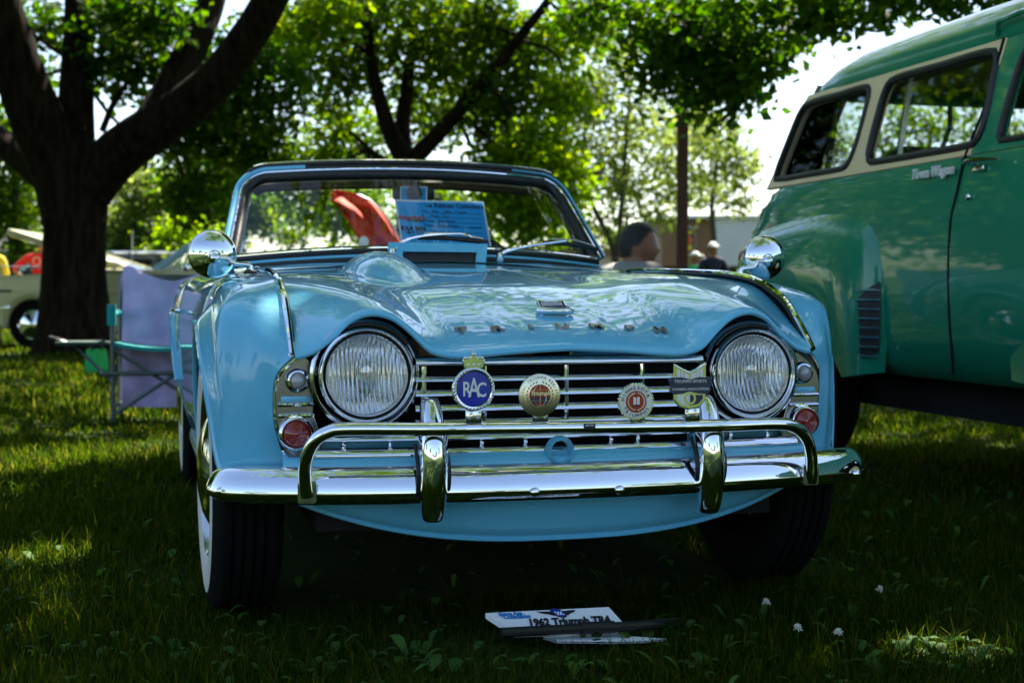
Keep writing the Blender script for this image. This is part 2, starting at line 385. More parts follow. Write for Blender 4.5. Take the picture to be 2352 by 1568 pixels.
for sx in (1, -1):
    M = I4() if sx == 1 else MIR
    SH = SHR if sx == 1 else SHL
    fl = sx == 1
    f = MB().grid(cut(0, 10), M, flip=not fl)
    # returned edge round the lamp opening, so that the sheet has depth
    e = SH[0]; f.grid(np.array([e, e * .5 + (e + [-.018, .012, 0]) * .5, e + [-.022, .05, 0]]), M, flip=fl)
    fe = f.build('front_fender', 'blue_paint', car, angle=60)
    ar = np.array([SH[i][0] for i in range(3 * 6, 8 * 6 + 4)])
    MB().tube(ar + [-.002, 0, 0], .009, 8, M=M).build('arch_lip', 'blue_paint', fe)
    inner = ar * [0, 1, 1] + [.52, 0, 0]
    MB().grid(np.array([ar + [-.012, 0, 0], inner]), M).build('wheel_housing', 'underbody', fe)
    st = crs(np.vstack([seam_top[:30:2], seam_top[30:66:3]]), 70)
    MB().tube(st + [0, -.004, .006], .0075, 8, M=M).build('beading', 'chrome', fe)
    MB().tube(st[:44] + [-.008, 0, .001], .0032, 6, M=M).build('gap_seal', 'black_rubber', fe)
    d = MB().grid(cut(10, 12), M, flip=not fl).build('door', 'blue_paint', car, angle=60)
    h = MB().tube(crs([(.792, 2.02, .70), (.815, 2.06, .703), (.818, 2.12, .703), (.813, 2.20, .70), (.795, 2.24, .698)], 14), .010, 8, M=M, flat=(.8, 1.3))
    h.build('door_handle', 'chrome', d)
    rf = MB().grid(cut(12, 19), M, flip=not fl).build('rear_fender', 'blue_paint', car, angle=60)
    ar2 = np.array([SH[i][0] for i in range(13 * 6, 17 * 6 + 1)])
    MB().tube(ar2, .009, 8, M=M).build('arch_lip', 'blue_paint', rf)
    MB().grid(np.array([ar2 + [-.012, 0, 0], ar2 * [0, 1, 1] + [.52, 0, 0]]), M).build('wheel_housing', 'underbody', rf)
    MB().tube(crs([(.735, .88, .25), (.74, 1.3, .235), (.745, 2.3, .235)], 12), .03, 8, M=M, flat=(1.2, .6)).build('sill', 'blue_paint', car)

# ---- lower front panel (valance) and the strip under the grille
xs = np.linspace(-.63, .63, 61)
def low_edge(x): return .203 + .105 * np.abs(x / .62) ** 2.6
rows = []
for t in np.linspace(0, 1, 12):
    rows.append([(x, -.012 + .085 * (abs(x) / .63) ** 2.6 + .05 * t ** 2 + (.02 * (t > .97)), (.412) * (1 - t) + low_edge(x) * t) for x in xs])
rows.insert(0, [(x, .05 + .06 * (abs(x) / .63) ** 3, .412) for x in xs])
rows.append([(x, .06 + .09 * (abs(x) / .63) ** 3, low_edge(x) - .002) for x in xs])
val = MB().grid(np.array(rows), flip=False).build('front_valance', 'blue_paint', car, angle=50)
rim = np.array([(x, .045 + .085 * (abs(x) / .63) ** 2.6, low_edge(x) + .004) for x in np.linspace(-.6, .6, 40)])
MB().tube(rim, .007, 6).build('valance_lip', 'blue_paint', val)
for sx in (-1, 1):
    MB().tube([(sx * .612, .062, .40), (sx * .612, .072, .345), (sx * .612, .098, .30)], .003, 6).build('panel_gap', 'black_void', val)
strip = np.array([[(x, y + .032 + .065 * (abs(x) / .62) ** 2.4, z) for x in xs] for y, z in ((.0, .408), (-.04, .406), (-.052, .399), (-.056, .387), (-.054, .377), (-.03, .370))])
MB().grid(strip).build('nose_strip', 'blue_paint', car, angle=50)
ch = cy(1287, 1035, -.02)
hl = MB().lathe([(.020, -.05), (.0215, -.012), (.023, .004), (.026, .009), (.031, .003), (.034, -.012)], 28, T(ch[0], -.024, ch[2]) @ FACE).build('starter_handle_hole', 'blue_paint', car)
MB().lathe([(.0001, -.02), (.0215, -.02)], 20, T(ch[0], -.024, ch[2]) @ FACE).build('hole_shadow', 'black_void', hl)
MB().grid(np.array([[(x, .15, z) for x in (-.62, 0, .62)] for z in (.30, .45, .605)])).build('radiator', 'black_void', car)
MB().box((0, .8, .30), (1.10, 1.35, .14)).build('engine_block', 'underbody', car, smooth=False)
MB().box((0, 2.4, .27), (1.44, 2.0, .06)).build('floor_pan', 'underbody', car, smooth=False)

# ---- grille: every bar and divider is a part
gr = empty('grille', parent=car)
def gx(px): return cy(px, 900, .0)[0]
def gz(py): return cy(1300, py, -.002)[2]
def barprof(z0, z1, y0=-.036, dep=.03, n=6):
    zc, h = (z0 + z1) / 2, (z1 - z0) / 2
    return [(y0 + dep, z1 + .001), (y0 + .012, z1 + .0005), (y0 + .006, zc + h * .55), (y0 + .001, zc - h * .3), (y0, zc - h * .75), (y0 + .003, z0), (y0 + dep, z0 + .003)]
def bar(name, x0, x1, z0, z1, y0=-.036, parent=gr, m='chrome'):
    pr = barprof(z0, z1, y0); nx = 14
    Gd = np.array([[(x, y + .03 + PY(x), z) for x in np.linspace(x0, x1, nx)] for y, z in pr])
    return MB().grid(Gd).build(name, m, parent, angle=70)
X0, X1 = -.345, .325
bar('grille_bar', X0, X1, gz(835), gz(817), -.042)
for a, b in ((859, 873), (890, 906), (923, 940), (956, 971)):
    bar('grille_bar', X0, X1, gz(b), gz(a))
bar('grille_bar', -.575, .575, gz(1004), gz(990), -.040)
bar('grille_bar', -.58, .58, gz(1040), gz(1021), -.042)
for px in (977, 1114, 1301, 1476, 1612):
    x = gx(px)
    MB().tube([(x, .003 + PY(x), gz(838)), (x, .001 + PY(x), gz(905)), (x, .003 + PY(x), gz(968))], .0058, 8, flat=(1, 1.1)).build('grille_divider', 'chrome', gr)
for x in (-.50, -.40, -.199, -.10, .10, .165, .40, .50):
    MB().tube([(x, .004 + PY(x), gz(1000)), (x, -.002 + PY(x), gz(1012)), (x, .004 + PY(x), gz(1026))], .0055, 8).build('grille_divider', 'chrome', gr)
MB().box((0, .09, .52), (.68, .01, .20)).build('grille_back', 'black_void', gr, smooth=False)
for sx in (-1, 1):
    MB().box((sx * .46, .085, .424), (.26, .01, .045)).build('grille_blank', 'blue_paint', gr, smooth=False)
# lamp panels beside the headlights
for sx in (-1, 1):
    lp = [(.60, .405), (.56, .402), (.545, .44), (.565, .50), (.56, .56), (.553, .60), (.585, .625), (.612, .619), (.632, .59), (.643, .55), (.640, .48), (.620, .42)]
    lp = [(sx * x, z) for x, z in lp]
    plate('lamp_panel', [lp], .004, T(0, .062, 0) @ FACE, 'panel_grey', gr, bevel=.003)
    for z in (.537, .513):
        MB().tube([(sx * .563, .050, z - .016), (sx * .60, .046, z - .016), (sx * .638, .052, z - .016)], .0065, 8, flat=(.7, 1)).build('grille_bar', 'chrome', gr)
    MB().box((sx * .600, .0555, .533), (.066, .006, .012), bev=.002).build('grille_blank', 'blue_paint', gr)
    MB().tube(crs([(sx * .602, .032, .622), (sx * .634, .050, .590), (sx * .644, .062, .55), (sx * .641, .066, .475), (sx * .622, .068, .412), (sx * .58, .062, .398)], 24), .004, 6).build('surround_trim', 'chrome', gr)
    # small side lamp
    c = T(sx * .597, .052, .573) @ FACE
    c = c @ S(.78, .78, .8)
    sl = MB().lathe([(.034, 0), (.034, .006), (.029, .016), (.024, .018), (.021, .012)], 28, c).build('side_lamp', 'chrome', car)
    MB().lathe([(.021, .010), (.018, .022), (.010, .030), (.0001, .032)], 24, c).build('side_lamp_glass', 'clear_lens', sl)
    # red indicator lamp
    c = T(sx * .601, .055, .458) @ FACE
    c = c @ S(.88, .88, .8)
    il = MB().lathe([(.044, 0), (.044, .008), (.041, .020), (.036, .024), (.0335, .018)], 32, c).build('indicator_lamp', 'chrome', car)
    pr = [(.0335, .016), (.031, .024)]
    for k in range(5): pr += [(.028 - k * .005, .0275 + k * .0016), (.0265 - k * .005, .0265 + k * .0016)]
    MB().lathe(pr + [(.0001, .035)], 32, c).build('indicator_glass', 'red_lens', il)

# ---- headlights
for sx in (-1, 1):
    o = empty('headlight', parent=car); c = T(sx * .452, .028, .580 + (.004 if sx < 0 else -.004)) @ FACE
    MB().lathe([(.122, .004), (.116, .010), (.110, .004), (.107, -.02), (.100, -.04)], 44, c).build('headlight_recess', 'chrome_worn', o)
    MB().grid(np.array([[(r_ * math.cos(R(a_)), r_ * math.sin(R(a_)), h_) for a_ in np.linspace(*((36, 112) if sx < 0 else (68, 144)), 36)] for r_, h_ in ((.106, .006), (.109, .012), (.114, .013), (.118, .002))]), c, flip=True).build('brow_shade_arc', 'black_rubber', o)  # black arc standing in for the shade under the bonnet brow
    MB().lathe([(.104, -.03), (.1055, .012), (.1045, .024), (.1005, .030), (.0965, .026), (.0950, .014), (.0955, -.01)], 56, c).build('headlight_bezel', 'chrome', o)
    MB().lathe([(.0965, .008), (.091, .006)], 48, c).build('headlight_gasket', 'black_rubber', o)
    MB().lathe([(.0925, .004), (.092, .016), (.089, .0215), (.0858, .016), (.085, .004)], 48, c).build('headlight_rim', 'chrome', o)
    MB().lathe([(.086, .006), (.070, -.022), (.050, -.040), (.028, -.052), (.0001, -.058)], 44, c).build('reflector', 'lamp_reflector', o)
    MB().lathe([(.086, .010), (.076, .0225), (.060, .0315), (.040, .0375), (.020, .0405), (.0001, .0415)], 44, c).build('lens', 'lamp_glass', o)
    MB().lathe([(.021, -.02), (.021, .002), (.014, .010), (.0001, .012)], 24, c @ T(0, .006, 0)).build('bulb_shield', 'chrome_worn', o)
    MB().lathe([(.030, .0415), (.028, .0405), (.026, .0418)], 28, c @ T(0, .004, -.0015)).build('lens_ring', 'lamp_glass', o)
    plate('lens_maker_plate', [[(-.020, .010), (.020, .010), (.020, -.006), (0, -.020), (-.020, -.006)]], .0006, c @ T(0, -.002, .0405), 'lamp_glass', o)
    text('lens_lettering', 'LUCAS', .010, c @ T(0, .001, .0418), 'steel', o, ext=.0004)

# ---- bumper, overriders, badge bar
bp = [(.745, .205), (.772, .165), (.785, .125), (.776, .085), (.745, .052), (.66, .015), (.5, -.028), (.25, -.066), (0, -.078)]
bp = [(-x, y) for x, y in bp] + bp[-2::-1]
BP = crs(np.c_[np.array(bp), np.zeros(len(bp))], 90)
tg = np.gradient(BP, axis=0); tg /= np.linalg.norm(tg, axis=1)[:, None]; nr = np.c_[tg[:, 1], -tg[:, 0], 0 * tg[:, 0]]
prof = [(-.045, .040), (-.032, .0445), (-.021, .042), (-.011, .033), (-.003, .020), (.003, .006), (.007, -.008), (.0075, -.016), (.003, -.022), (-.001, -.027), (-.012, -.036), (-.035, -.038)]
zc = .345
Gb = []
for i, p in enumerate(BP):
    e = min(i, len(BP) - 1 - i) / 12.; s = min(1., .62 + .38 * math.sin(min(e, 1) * math.pi / 2))
    dz = .0 if p[0] > -.5 else -.006 * 0
    Gb.append([p + nr[i] * a + np.array([0, 0, zc - .0 + b * s + dz]) for a, b in prof])
bmp = MB().grid(np.array(Gb), flip=False).build('bumper', 'chrome', car, angle=50)
def on_bumper(px, py): q = cy(px, py, .0); i = np.argmin(abs(BP[:, 0] - q[0])); q = cy(px, py, BP[i][1] - .012); return q
for px, py in ((508, 1128), (1229, 1130), (1424, 1125), (1968, 1088)):
    q = on_bumper(px, py); MB().sphere((0, 0, 0), (.011, .006, .011), T(*q), 12, 8).build('bumper_bolt', 'chrome', bmp)
for px, ptop, pbot in ((1000, 917, 1203), (1640, 910, 1182)):
    X = cy(px, 1060, -.09)[0]; zt = cy(px, ptop, -.09)[2]; zb = cy(px, pbot, -.09)[2]
    zm = (zt + zb) / 2; hh = (zt - zb) / 2; Go = []
    for k in range(25):
        a = -math.pi / 2 + math.pi * k / 24; s = math.sin(a)
        z = zm + hh * s; wv = max(math.cos(a), 0) ** .30
        lean = .035 * max(0, s) ** 2 + .012 * s * s
        ring = []
        for j in range(20):
            b = 2 * math.pi * j / 20; w = .0275 + .004 * (s < .4)
            yy = -math.cos(b); 
            ring.append((X + w * wv * math.sin(b), -.072 + lean + (.034 * yy * wv if yy < 0 else .05 * yy * wv), z))
        Go.append(ring)
    ov = MB().grid(np.array(Go), closev=True).build('overrider', 'chrome', car)
    for s2 in (-1, 1):
        MB().tube(crs([(X + s2 * .033, -.035, .436), (X + s2 * .034, -.068, .398), (X + s2 * .034, -.073, .36), (X + s2 * .033, -.058, .325)], 14), .0042, 6).build('overrider_piping', 'black_rubber', ov)
    MB().tube(crs([(X, .03, .43), (X, -.02, .43), (X, -.06, .42)], 8), .018, 10).build('overrider_bracket', 'blue_paint', ov)
bx = [cy(705, 1140, -.025), cy(700, 1085, -.035), cy(706, 1045, -.05), cy(725, 1010, -.07), cy(757, 991, -.082), cy(800, 985, -.09), cy(1000, 985, -.115), cy(1300, 982, -.122), cy(1640, 977, -.115), cy(1780, 973, -.09), cy(1822, 979, -.078), cy(1850, 1003, -.062), cy(1862, 1040, -.045), cy(1864, 1080, -.032), cy(1862, 1105, -.022)]
BB = crs(bx, 150); MB().tube(BB, .0145, 16).build('badge_bar', 'chrome', car)
for px, py, Y in ((705, 1128, -.026), (1861, 1088, -.026)):
    q = cy(px, py, Y); ft = plate('badge_bar_foot', [rrect(-.019, -.025, .019, .022, .005)], .002, T(q[0], Y - .002, q[2]) @ FACE, 'chrome_worn', car, bevel=.001)
    MB().sphere((0, 0, 0), (.0095, .007, .0095), T(q[0] + .0, Y - .007, q[2] - .003), 12, 8).build('foot_bolt', 'chrome', ft)
def bar_at(px):
    q = cy(px, 982, -.118); i = np.argmin(abs(BB[:, 0] - q[0]) + (BB[:, 2] < .44)); return BB[i]
def clamp(px, b, w=.034):
    q = bar_at(px); MB().tube([q + [-w / 2, 0, 0], q + [w / 2, 0, 0]], .0158, 16).build('badge_clamp', 'chrome', b)
    MB().box((q[0], -.127, q[2] + .026), (w, .003, .028), bev=.001).build('badge_bracket', 'chrome_worn', b)
    for s in (-1, 1): MB().sphere((q[0] + s * w * .28, -.1295, q[2] + .024), (.004, .003, .004), None, 10, 6).build('bracket_screw', 'steel', b)
q = bar_at(1353); plate('bar_sticker', [rrect(-.013, -.006, .013, .006, .002)], .0004, T(q[0], q[1] - .0148, q[2] + .004) @ FACE, 'ink', car)
text('sticker_lettering', 'amco', .009, T(q[0], q[1] - .0155, q[2] + .007) @ FACE, 'white_paint', car, ext=.0002)

BY = -.135
def badge(px, py, label):
    o = empty('badge', parent=car); o['label'] = label; q = cy(px, py, BY); clamp(px, o); return o, T(q[0], BY, q[2]) @ FACE
# blue round badge under a crown
b, c = badge(1087, 893, 'round blue motoring club badge with chrome wreath and crown')
MB().lathe([(.0001, .006), (.036, .0055), (.037, .003)], 40, c).build('badge_face', 'enamel_blue', b)
for k in range(36):
    a = 2 * math.pi * k / 36 + .05
    MB().sphere((0, 0, 0), (.0056, .0026, .0040), c @ RZ(a) @ T(.0418, 0, .006) @ RZ(R(55)), 8, 5).build('wreath_leaf', 'chrome', b)
MB().lathe([(.0365, .000), (.0375, .007), (.0415, .0075), (.0455, .004), (.0455, -.003), (.036, -.003)], 40, c).build('badge_ring', 'chrome', b)
for ch_, dx, dz, sz in (('R', -.0155, -.001, .043), ('A', .000, .001, .058), ('C', .0165, -.003, .043)):
    text('badge_letter', ch_, sz, c @ T(dx, dz, .0064 + (.0006 if ch_ == 'A' else 0)) @ S(.62 if ch_ == 'A' else .72, 1, 1), 'enamel_white', b, ext=.0006, bold=.0006)
crown = [(-.019, -.010), (.019, -.010), (.023, .004), (.018, .012), (.010, .008), (.004, .014), (.004, .020), (-.004, .020), (-.004, .014), (-.010, .008), (-.018, .012), (-.023, .004)]
plate('crown', [crown], .002, c @ T(0, .055, .002), 'chrome', b, bevel=.0015)
for dx, dz in ((-.019, .010), (-.012, .011), (0, .018), (.012, .011), (.019, .010), (-.012, -.004), (0, -.004), (.012, -.004), (0, .025)):
    MB().sphere((0, 0, 0), .0034, c @ T(dx, .055 + dz, .0045), 8, 6).build('crown_pearl', 'chrome', b)
# gold badge with a globe
b, c = badge(1239, 907, 'round pale gold club badge with red and blue globe')
MB().lathe([(.0001, .004), (.043, .004), (.0455, .0025), (.0455, -.002), (.0001, -.002)], 44, c).build('badge_face', 'gold', b)
MB().lathe([(.0001, .0055), (.0235, .005)], 32, c).build('globe_ground', 'enamel_red', b)
for sx in (-1, 1):
    plate('globe_land', [[(sx * .004, -.004), (sx * .017, -.002), (sx * .021, -.011), (sx * .010, -.020), (sx * .002, -.014)]], .0003, c @ T(0, 0, .0058), 'enamel_navy', b)
for kx in (-.6, 0, .6):
    pts = [(.0235 * kx * math.cos(a), .0235 * math.sin(a), .0062) for a in np.linspace(-1.5, 1.5, 12)]
    MB().tube(pts, .0005, 4, M=c).build('globe_line', 'gold', b)
for kz in (-.5, 0, .5):
    h = .0235 * math.sqrt(1 - kz * kz); MB().tube([(-h, .0235 * kz, .0062), (h, .0235 * kz, .0062)], .0005, 4, M=c).build('globe_line', 'gold', b)
text('badge_lettering', 'Triumph', .0125, c @ T(0, .004, .0066), 'gold', b, ext=.0006, shear=.2, bold=.0003)
for k in range(22):
    a = R(-70 + 320 * (k % 11) / 22.) if k < 11 else R(250 - 320 * (k % 11) / 22.)
    MB().sphere((0, 0, 0), (.0032, .0014, .0008), c @ RZ(a) @ T(.0285, 0, .0045) @ RZ(R(60 if k < 11 else 120)), 6, 4).build('laurel_leaf', 'gold_dark', b)
def ring_text(s, rad, size, c, m, b, a0, da, ext=.0005, flip=False):
    for k, chh in enumerate(s):
        if chh == ' ': continue
        a = R(a0 - da * k)
        M = c @ RZ(a - math.pi / 2) @ T(0, rad, .0044) if not flip else c @ RZ(a + math.pi / 2) @ T(0, -rad, .0044)
        text('badge_letter', chh, size, M, m, b, ext=ext)
ring_text('CENTRAL TRIUMPH REGISTER', .0375, .0078, c, 'gold_dark', b, 208, 9.6)
# white toothed badge
b, c = badge(1460, 922, 'round white club badge with toothed edge and red centre')
teeth = []
for k in range(36):
    for rr, da in ((.0375, -.065), (.0405, -.035), (.0405, .035), (.0375, .065)):
        a = 2 * math.pi * k / 36 + da; teeth.append((rr * math.cos(a), rr * math.sin(a)))
plate('badge_gear', [teeth], .0022, c, 'chrome', b, bevel=.0006)
MB().lathe([(.0001, .0036), (.036, .0036), (.037, .002)], 40, c).build('badge_face', 'enamel_white', b)
MB().lathe([(.0001, .0046), (.0235, .0044), (.024, .0035)], 36, c).build('badge_centre', 'enamel_red', b)
for k in range(20):
    a = R(-75 + 150 * (k % 10) / 9.) if k < 10 else R(105 + 150 * (k % 10) / 9.)
    MB().sphere((0, 0, 0), (.0034, .0015, .0008), c @ RZ(a) @ T(.0185, 0, .005) @ RZ(R(60 if k < 10 else 120)), 6, 4).build('laurel_leaf', 'gold', b)
plate('badge_shield', [[(-.007, .011), (-.001, .009), (-.001, -.006), (-.007, -.006)], [(.001, .009), (.007, .011), (.007, -.006), (.001, -.006)]], .0006, c @ T(0, 0, .0052), 'enamel_white', b)
plate('badge_scroll', [[(-.009, -.006), (.009, -.006), (.006, -.010), (-.006, -.010)]], .0006, c @ T(0, 0, .0053), 'enamel_navy', b)
ring_text('MINNESOTA', .0300, .0105, c, 'ink', b, 170, 18)
ring_text('TRIUMPHS', .0300, .0105, c, 'ink', b, 208, -17, flip=True)
# shield badge with navy ribbon
b, c = badge(1583, 885, 'chrome shield badge with navy ribbon across its middle')
sh = [(-.036, .046), (-.018, .036), (0, .046 * .62), (.018, .036), (.036, .046), (.036, .02), (.036, -.030), (.022, -.045), (0, -.050), (-.022, -.045), (-.036, -.030), (-.036, .02)]
plate('badge_face', [sh], .002, c, 'chrome', b, bevel=.0022)
plate('shield_field', [[(-.030, .038), (-.016, .030), (-.003, .025), (-.003, .012), (-.030, .012)], [(.030, .038), (.016, .030), (.003, .025), (.003, .012), (.030, .012)]], .0006, c @ T(0, 0, .0042), 'enamel_white', b)
for x in (-.022, -.014, .014, .022): MB().box((x, .022, .0050), (.0016, .020, .001), c).build('shield_stripe', 'steel', b, smooth=False)
plate('ribbon', [[(-.050, .010), (-.044, .016), (-.02, .016), (0, .011), (.02, .016), (.044, .016), (.050, .010), (.046, -.002), (.048, -.012), (.040, -.020), (.018, -.018), (0, -.014), (-.018, -.018), (-.040, -.020), (-.048, -.012), (-.046, -.002)]], .0012, c @ T(0, .002, .0052), 'enamel_navy', b, bevel=.0010)
text('ribbon_lettering', 'TRIUMPH SPORTS', .0095, c @ T(0, .0095, .0077), 'enamel_white', b, ext=.0003)
text('ribbon_lettering', 'OWNERS ASSOCIATION', .0078, c @ T(0, -.0075, .0077), 'enamel_white', b, ext=.0003)
plate('shield_lower', [[(-.030, -.020), (0, -.020), (0, -.044), (-.020, -.040), (-.030, -.029)]], .0006, c @ T(0, 0, .0042), 'enamel_white', b)
plate('shield_lower', [[(.030, -.020), (0, -.020), (0, -.044), (.020, -.040), (.030, -.029)]], .0006, c @ T(0, 0, .0042), 'enamel_navy', b)
plate('shield_wheel', [circ(.014, 20), circ(.009, 20)], .0007, c @ T(0, -.028, .0050), 'chrome', b)

# ---- letters and medallion on the bonnet
def hood_z(x, d): return float(interp2(np.array([abs(x)]), np.array([d]))[0, 0])
def hood_n(x, d):
    e = .004; zx = (hood_z(x + e, d) - hood_z(x - e, d)) / (2 * e); zy = (hood_z(x, d + e) - hood_z(x, max(d - e, 0))) / (2 * e)
    n = Vector((-zx, -zy, 1)).normalized(); xa = Vector((1, 0, zx)).normalized(); ya = n.cross(xa)
    return Matrix((xa, ya, n)).transposed().to_4x4()
def on_hood(px, py):
    d = cray(px, py)
    for t in np.arange(2.6, 5, .002):
        p = CO + d * t
        if abs(p[0]) < .6 and p[1] > -.03 and p[2] <= hood_z(p[0], p[1] + .018): return p
    return cy(px, py, .1)
for chh, px, py in zip('TRIUMPH', (1060, 1141, 1220, 1293, 1370, 1447, 1517), (762, 759, 755, 753, 753, 757, 761)):
    p = on_hood(px, py)
    text('bonnet_letter', chh, .034, T(p[0], p[1], p[2] + .003) @ hood_n(p[0], p[1] + .018) @ S(1.25, 1, 1), 'letter_chrome', car, ext=.0035, bevel=.0005, bold=.0010)
p = on_hood(1275, 722)
c = T(p[0], p[1], p[2] + .002) @ hood_n(p[0], p[1] + .018)
md = plate('medallion', [[(-.030, .050), (-.012, .042), (0, .046), (.012, .042), (.030, .050), (.030, .012), (.026, .0), (-.026, .0), (-.030, .012)]], .004, c @ RX(R(14)), 'chrome', car, bevel=.003)
for x in np.linspace(-.024, .024, 9): MB().box((x, .026, .008), (.0022, .034, .003), c @ RX(R(14))).build('medallion_rib', 'chrome_worn', md, smooth=False)
MB().tube(crs([(-.040, .004, .006), (-.028, -.008, .009), (0, -.012, .010), (.028, -.008, .009), (.040, .004, .006)], 16), .008, 10, M=c).build('medallion_scroll', 'chrome', md)
MB().tube(crs([(-.034, .006, .012), (-.02, -.003, .016), (0, -.006, .017), (.02, -.003, .016), (.034, .006, .012)], 14), .0052, 8, M=c).build('medallion_enamel', 'enamel_navy', md)

# ---- cowl, windscreen
def wsp(s, t):
    """point on the windscreen sheet, s across -1..1, t up 0..1"""
    hw = .632 + (.558 - .632) * t
    return np.array([s * hw - .004, 1.50 + .21 * s * s + .30 * t, (.902 - .030 * s * s) * (1 - t) + (1.174 - .010 * s * s) * t])
cw = []
for s in np.linspace(-1, 1, 41):
    b = wsp(s, 0); x = s * .62
    cw.append([(x, 1.38, hood_z(min(abs(x), .6), 1.42) + .001), (x * 1.0, 1.42 + .06 * s * s, .866 - .024 * s * s), (b[0], b[1] - .03, b[2] - .034), (b[0], b[1] + .005, b[2] - .012), (b[0], b[1] + .10, b[2] - .03)])
MB().grid(np.array(cw)).build('cowl', 'blue_paint', car, angle=60)
wf = empty('windscreen', parent=car)
out2 = [(-1 + .0, .04)] + [(-1, .5), (-1, .80)] + [(-1 + .12 * (1 - math.cos(a)), .80 + .20 * math.sin(a)) for a in np.linspace(.2, math.pi / 2, 7)] + [(s, 1.0) for s in np.linspace(-.75, .75, 17)] + [(1 - .12 * (1 - math.cos(a)), .80 + .20 * math.sin(a)) for a in np.linspace(math.pi / 2, .2, 7)] + [(1, .80), (1, .5), (1, .04)]
out2 += [(s, .0) for s in np.linspace(.94, -.94, 25)]
OUT = np.array([wsp(*q) for q in out2]); N_UP = len(out2) - 25
MB().tube(OUT, .019, 10, closed=True, flat=(1, 1)).build('windscreen_rubber', 'black_rubber', wf)
up = OUT[:N_UP]; ctr = np.array([-.004, 1.72, 1.05])
tgu = np.gradient(up, axis=0); dirv = np.c_[-tgu[:, 2], 0 * tgu[:, 0], tgu[:, 0]]; dirv /= np.linalg.norm(dirv, axis=1)[:, None]
MB().tube(up + dirv * .017 + [0, -.010, 0], .0055, 8).build('windscreen_trim', 'chrome', wf)
MB().tube(up + dirv * .026 + [0, .012, .0], .014, 10).build('windscreen_frame', 'black_plastic', wf)
MB().tube(up[:12] + dirv[:12] * .030 + [0, .006, .0], .012, 8).build('pillar_skin', 'blue_paint', wf)
MB().tube(up[-12:] + dirv[-12:] * .036 + [0, -.002, .0], .004, 8).build('pillar_skin', 'blue_paint', wf)
MB().tube(up[6:-6] + dirv[6:-6] * .040 + [0, .004, .0], .0085, 8).build('header_seal', 'black_rubber', wf)
MB().tube(up[7:-7] + dirv[7:-7] * .050 + [0, .004, .0], .0035, 6).build('header_bead', 'chrome_worn', wf)
MB().tube(up[5:-5] - dirv[5:-5] * .024 + [0, .07, -.004], .018, 8, flat=(1, 1.6)).build('header_rail', 'headliner', wf)
base = np.array([wsp(s, 0) for s in np.linspace(-.985, .985, 40)])
MB().tube(base + [0, -.020, .010], .0045, 6).build('windscreen_trim', 'chrome', wf)
MB().tube(base + [0, -.026, -.002], .011, 8).build('base_seal', 'black_rubber', wf)
MB().tube(base + [0, -.036, -.017], .0075, 8).build('base_strip', 'blue_paint', wf)
MB().tube(base + [0, -.046, -.030], .011, 8).build('base_seal', 'black_rubber', wf)
gl = np.array([[wsp(s, t) for t in np.linspace(.0, 1., 8)] for s in np.linspace(-.985, .985, 30)])
for i in (0, 1, 28, 29):
    gl[i, -1] = wsp(np.linspace(-.985, .985, 30)[i], .93)
MB().grid(gl).build('windscreen_glass', 'window_glass', wf)
for sx in (-1, 1):
    a, b2 = wsp(sx, .02), wsp(sx, .9)
    MB().tube([a + [sx * .0, .03, -.04], (a + b2) / 2 + [0, .04, 0], b2 + [0, .05, 0]], .026, 8, flat=(1, 1)).build('windscreen_pillar', 'black_plastic' if sx > 0 else 'blue_paint', wf)
# scuttle vent standing open in front of the glass
v = [cy(890, 601, 1.40), cy(1116, 603, 1.40), cy(1120, 560, 1.44), cy(893, 556, 1.44)]
vf = MB(); V4 = np.array(v); cen = V4.mean(0)
inn = cen + (V4 - cen) * [.78, 1, .40] + [0, 0, -.008]
lo = [V4[0] * .86 + V4[1] * .14, V4[1] * .90 + V4[0] * .10, cy(1095, 578, 1.425), cy(925, 576, 1.425)]
vf.add(list(V4) + [tuple(x) for x in lo] + [tuple(x + [0, .012, 0]) for x in V4], [(3, 2, 6, 7), (0, 3, 7, 4), (2, 1, 5, 6), (8, 9, 10, 11), (3, 11, 10, 2), (0, 8, 11, 3), (2, 10, 9, 1)])
vt = vf.build('scuttle_vent', 'blue_paint', car, smooth=False)
MB().add([lo[0] + [0, .01, 0], lo[1] + [0, .01, 0], lo[2] + [0, .01, 0], lo[3] + [0, .01, 0]], [(0, 1, 2, 3)]).build('vent_inside', 'cockpit', vt, smooth=False)
MB().tube([lo[0], lo[3], lo[2], lo[1]], .003, 6).build('vent_rim', 'blue_paint', vt)
# wipers
def wiper(piv, pts, blade, Yb):
    o = empty('wiper', parent=car)
    MB().lathe([(.013, 0), (.013, .012), (.009, .024), (.0001, .027)], 16, T(*piv) @ RX(R(25))).build('wiper_spindle', 'chrome', o)
    MB().tube(crs(pts, 20), [.006] * 6 + [.0042] * 14, 8).build('wiper_arm', 'chrome', o)
    MB().tube(crs(blade, 14), .0065, 8, flat=(1.2, .6)).build('wiper_blade', 'black_rubber', o)
    bl = np.array(blade); MB().tube(crs([bl[0] + [.02, -.008, .012], (bl[0] + bl[-1]) / 2 + [0, -.014, .020], bl[-1] + [-.02, -.008, .012]], 10), .0028, 6).build('blade_carrier', 'steel', o)
wiper(cy(902, 588, 1.425), [cy(902, 580, 1.425), cy(925, 556, 1.45), cy(975, 542, 1.46), cy(1060, 537, 1.465), cy(1084, 545, 1.47)], [cy(960, 545, 1.475), cy(1040, 548, 1.475), cy(1122, 557, 1.48)], 1.47)
wiper(cy(1148, 598, 1.43), [cy(1148, 590, 1.43), cy(1162, 578, 1.44), cy(1220, 564, 1.455), cy(1300, 553, 1.475)], [cy(1250, 557, 1.49), cy(1310, 561, 1.50), cy(1372, 573, 1.53)], 1.5)
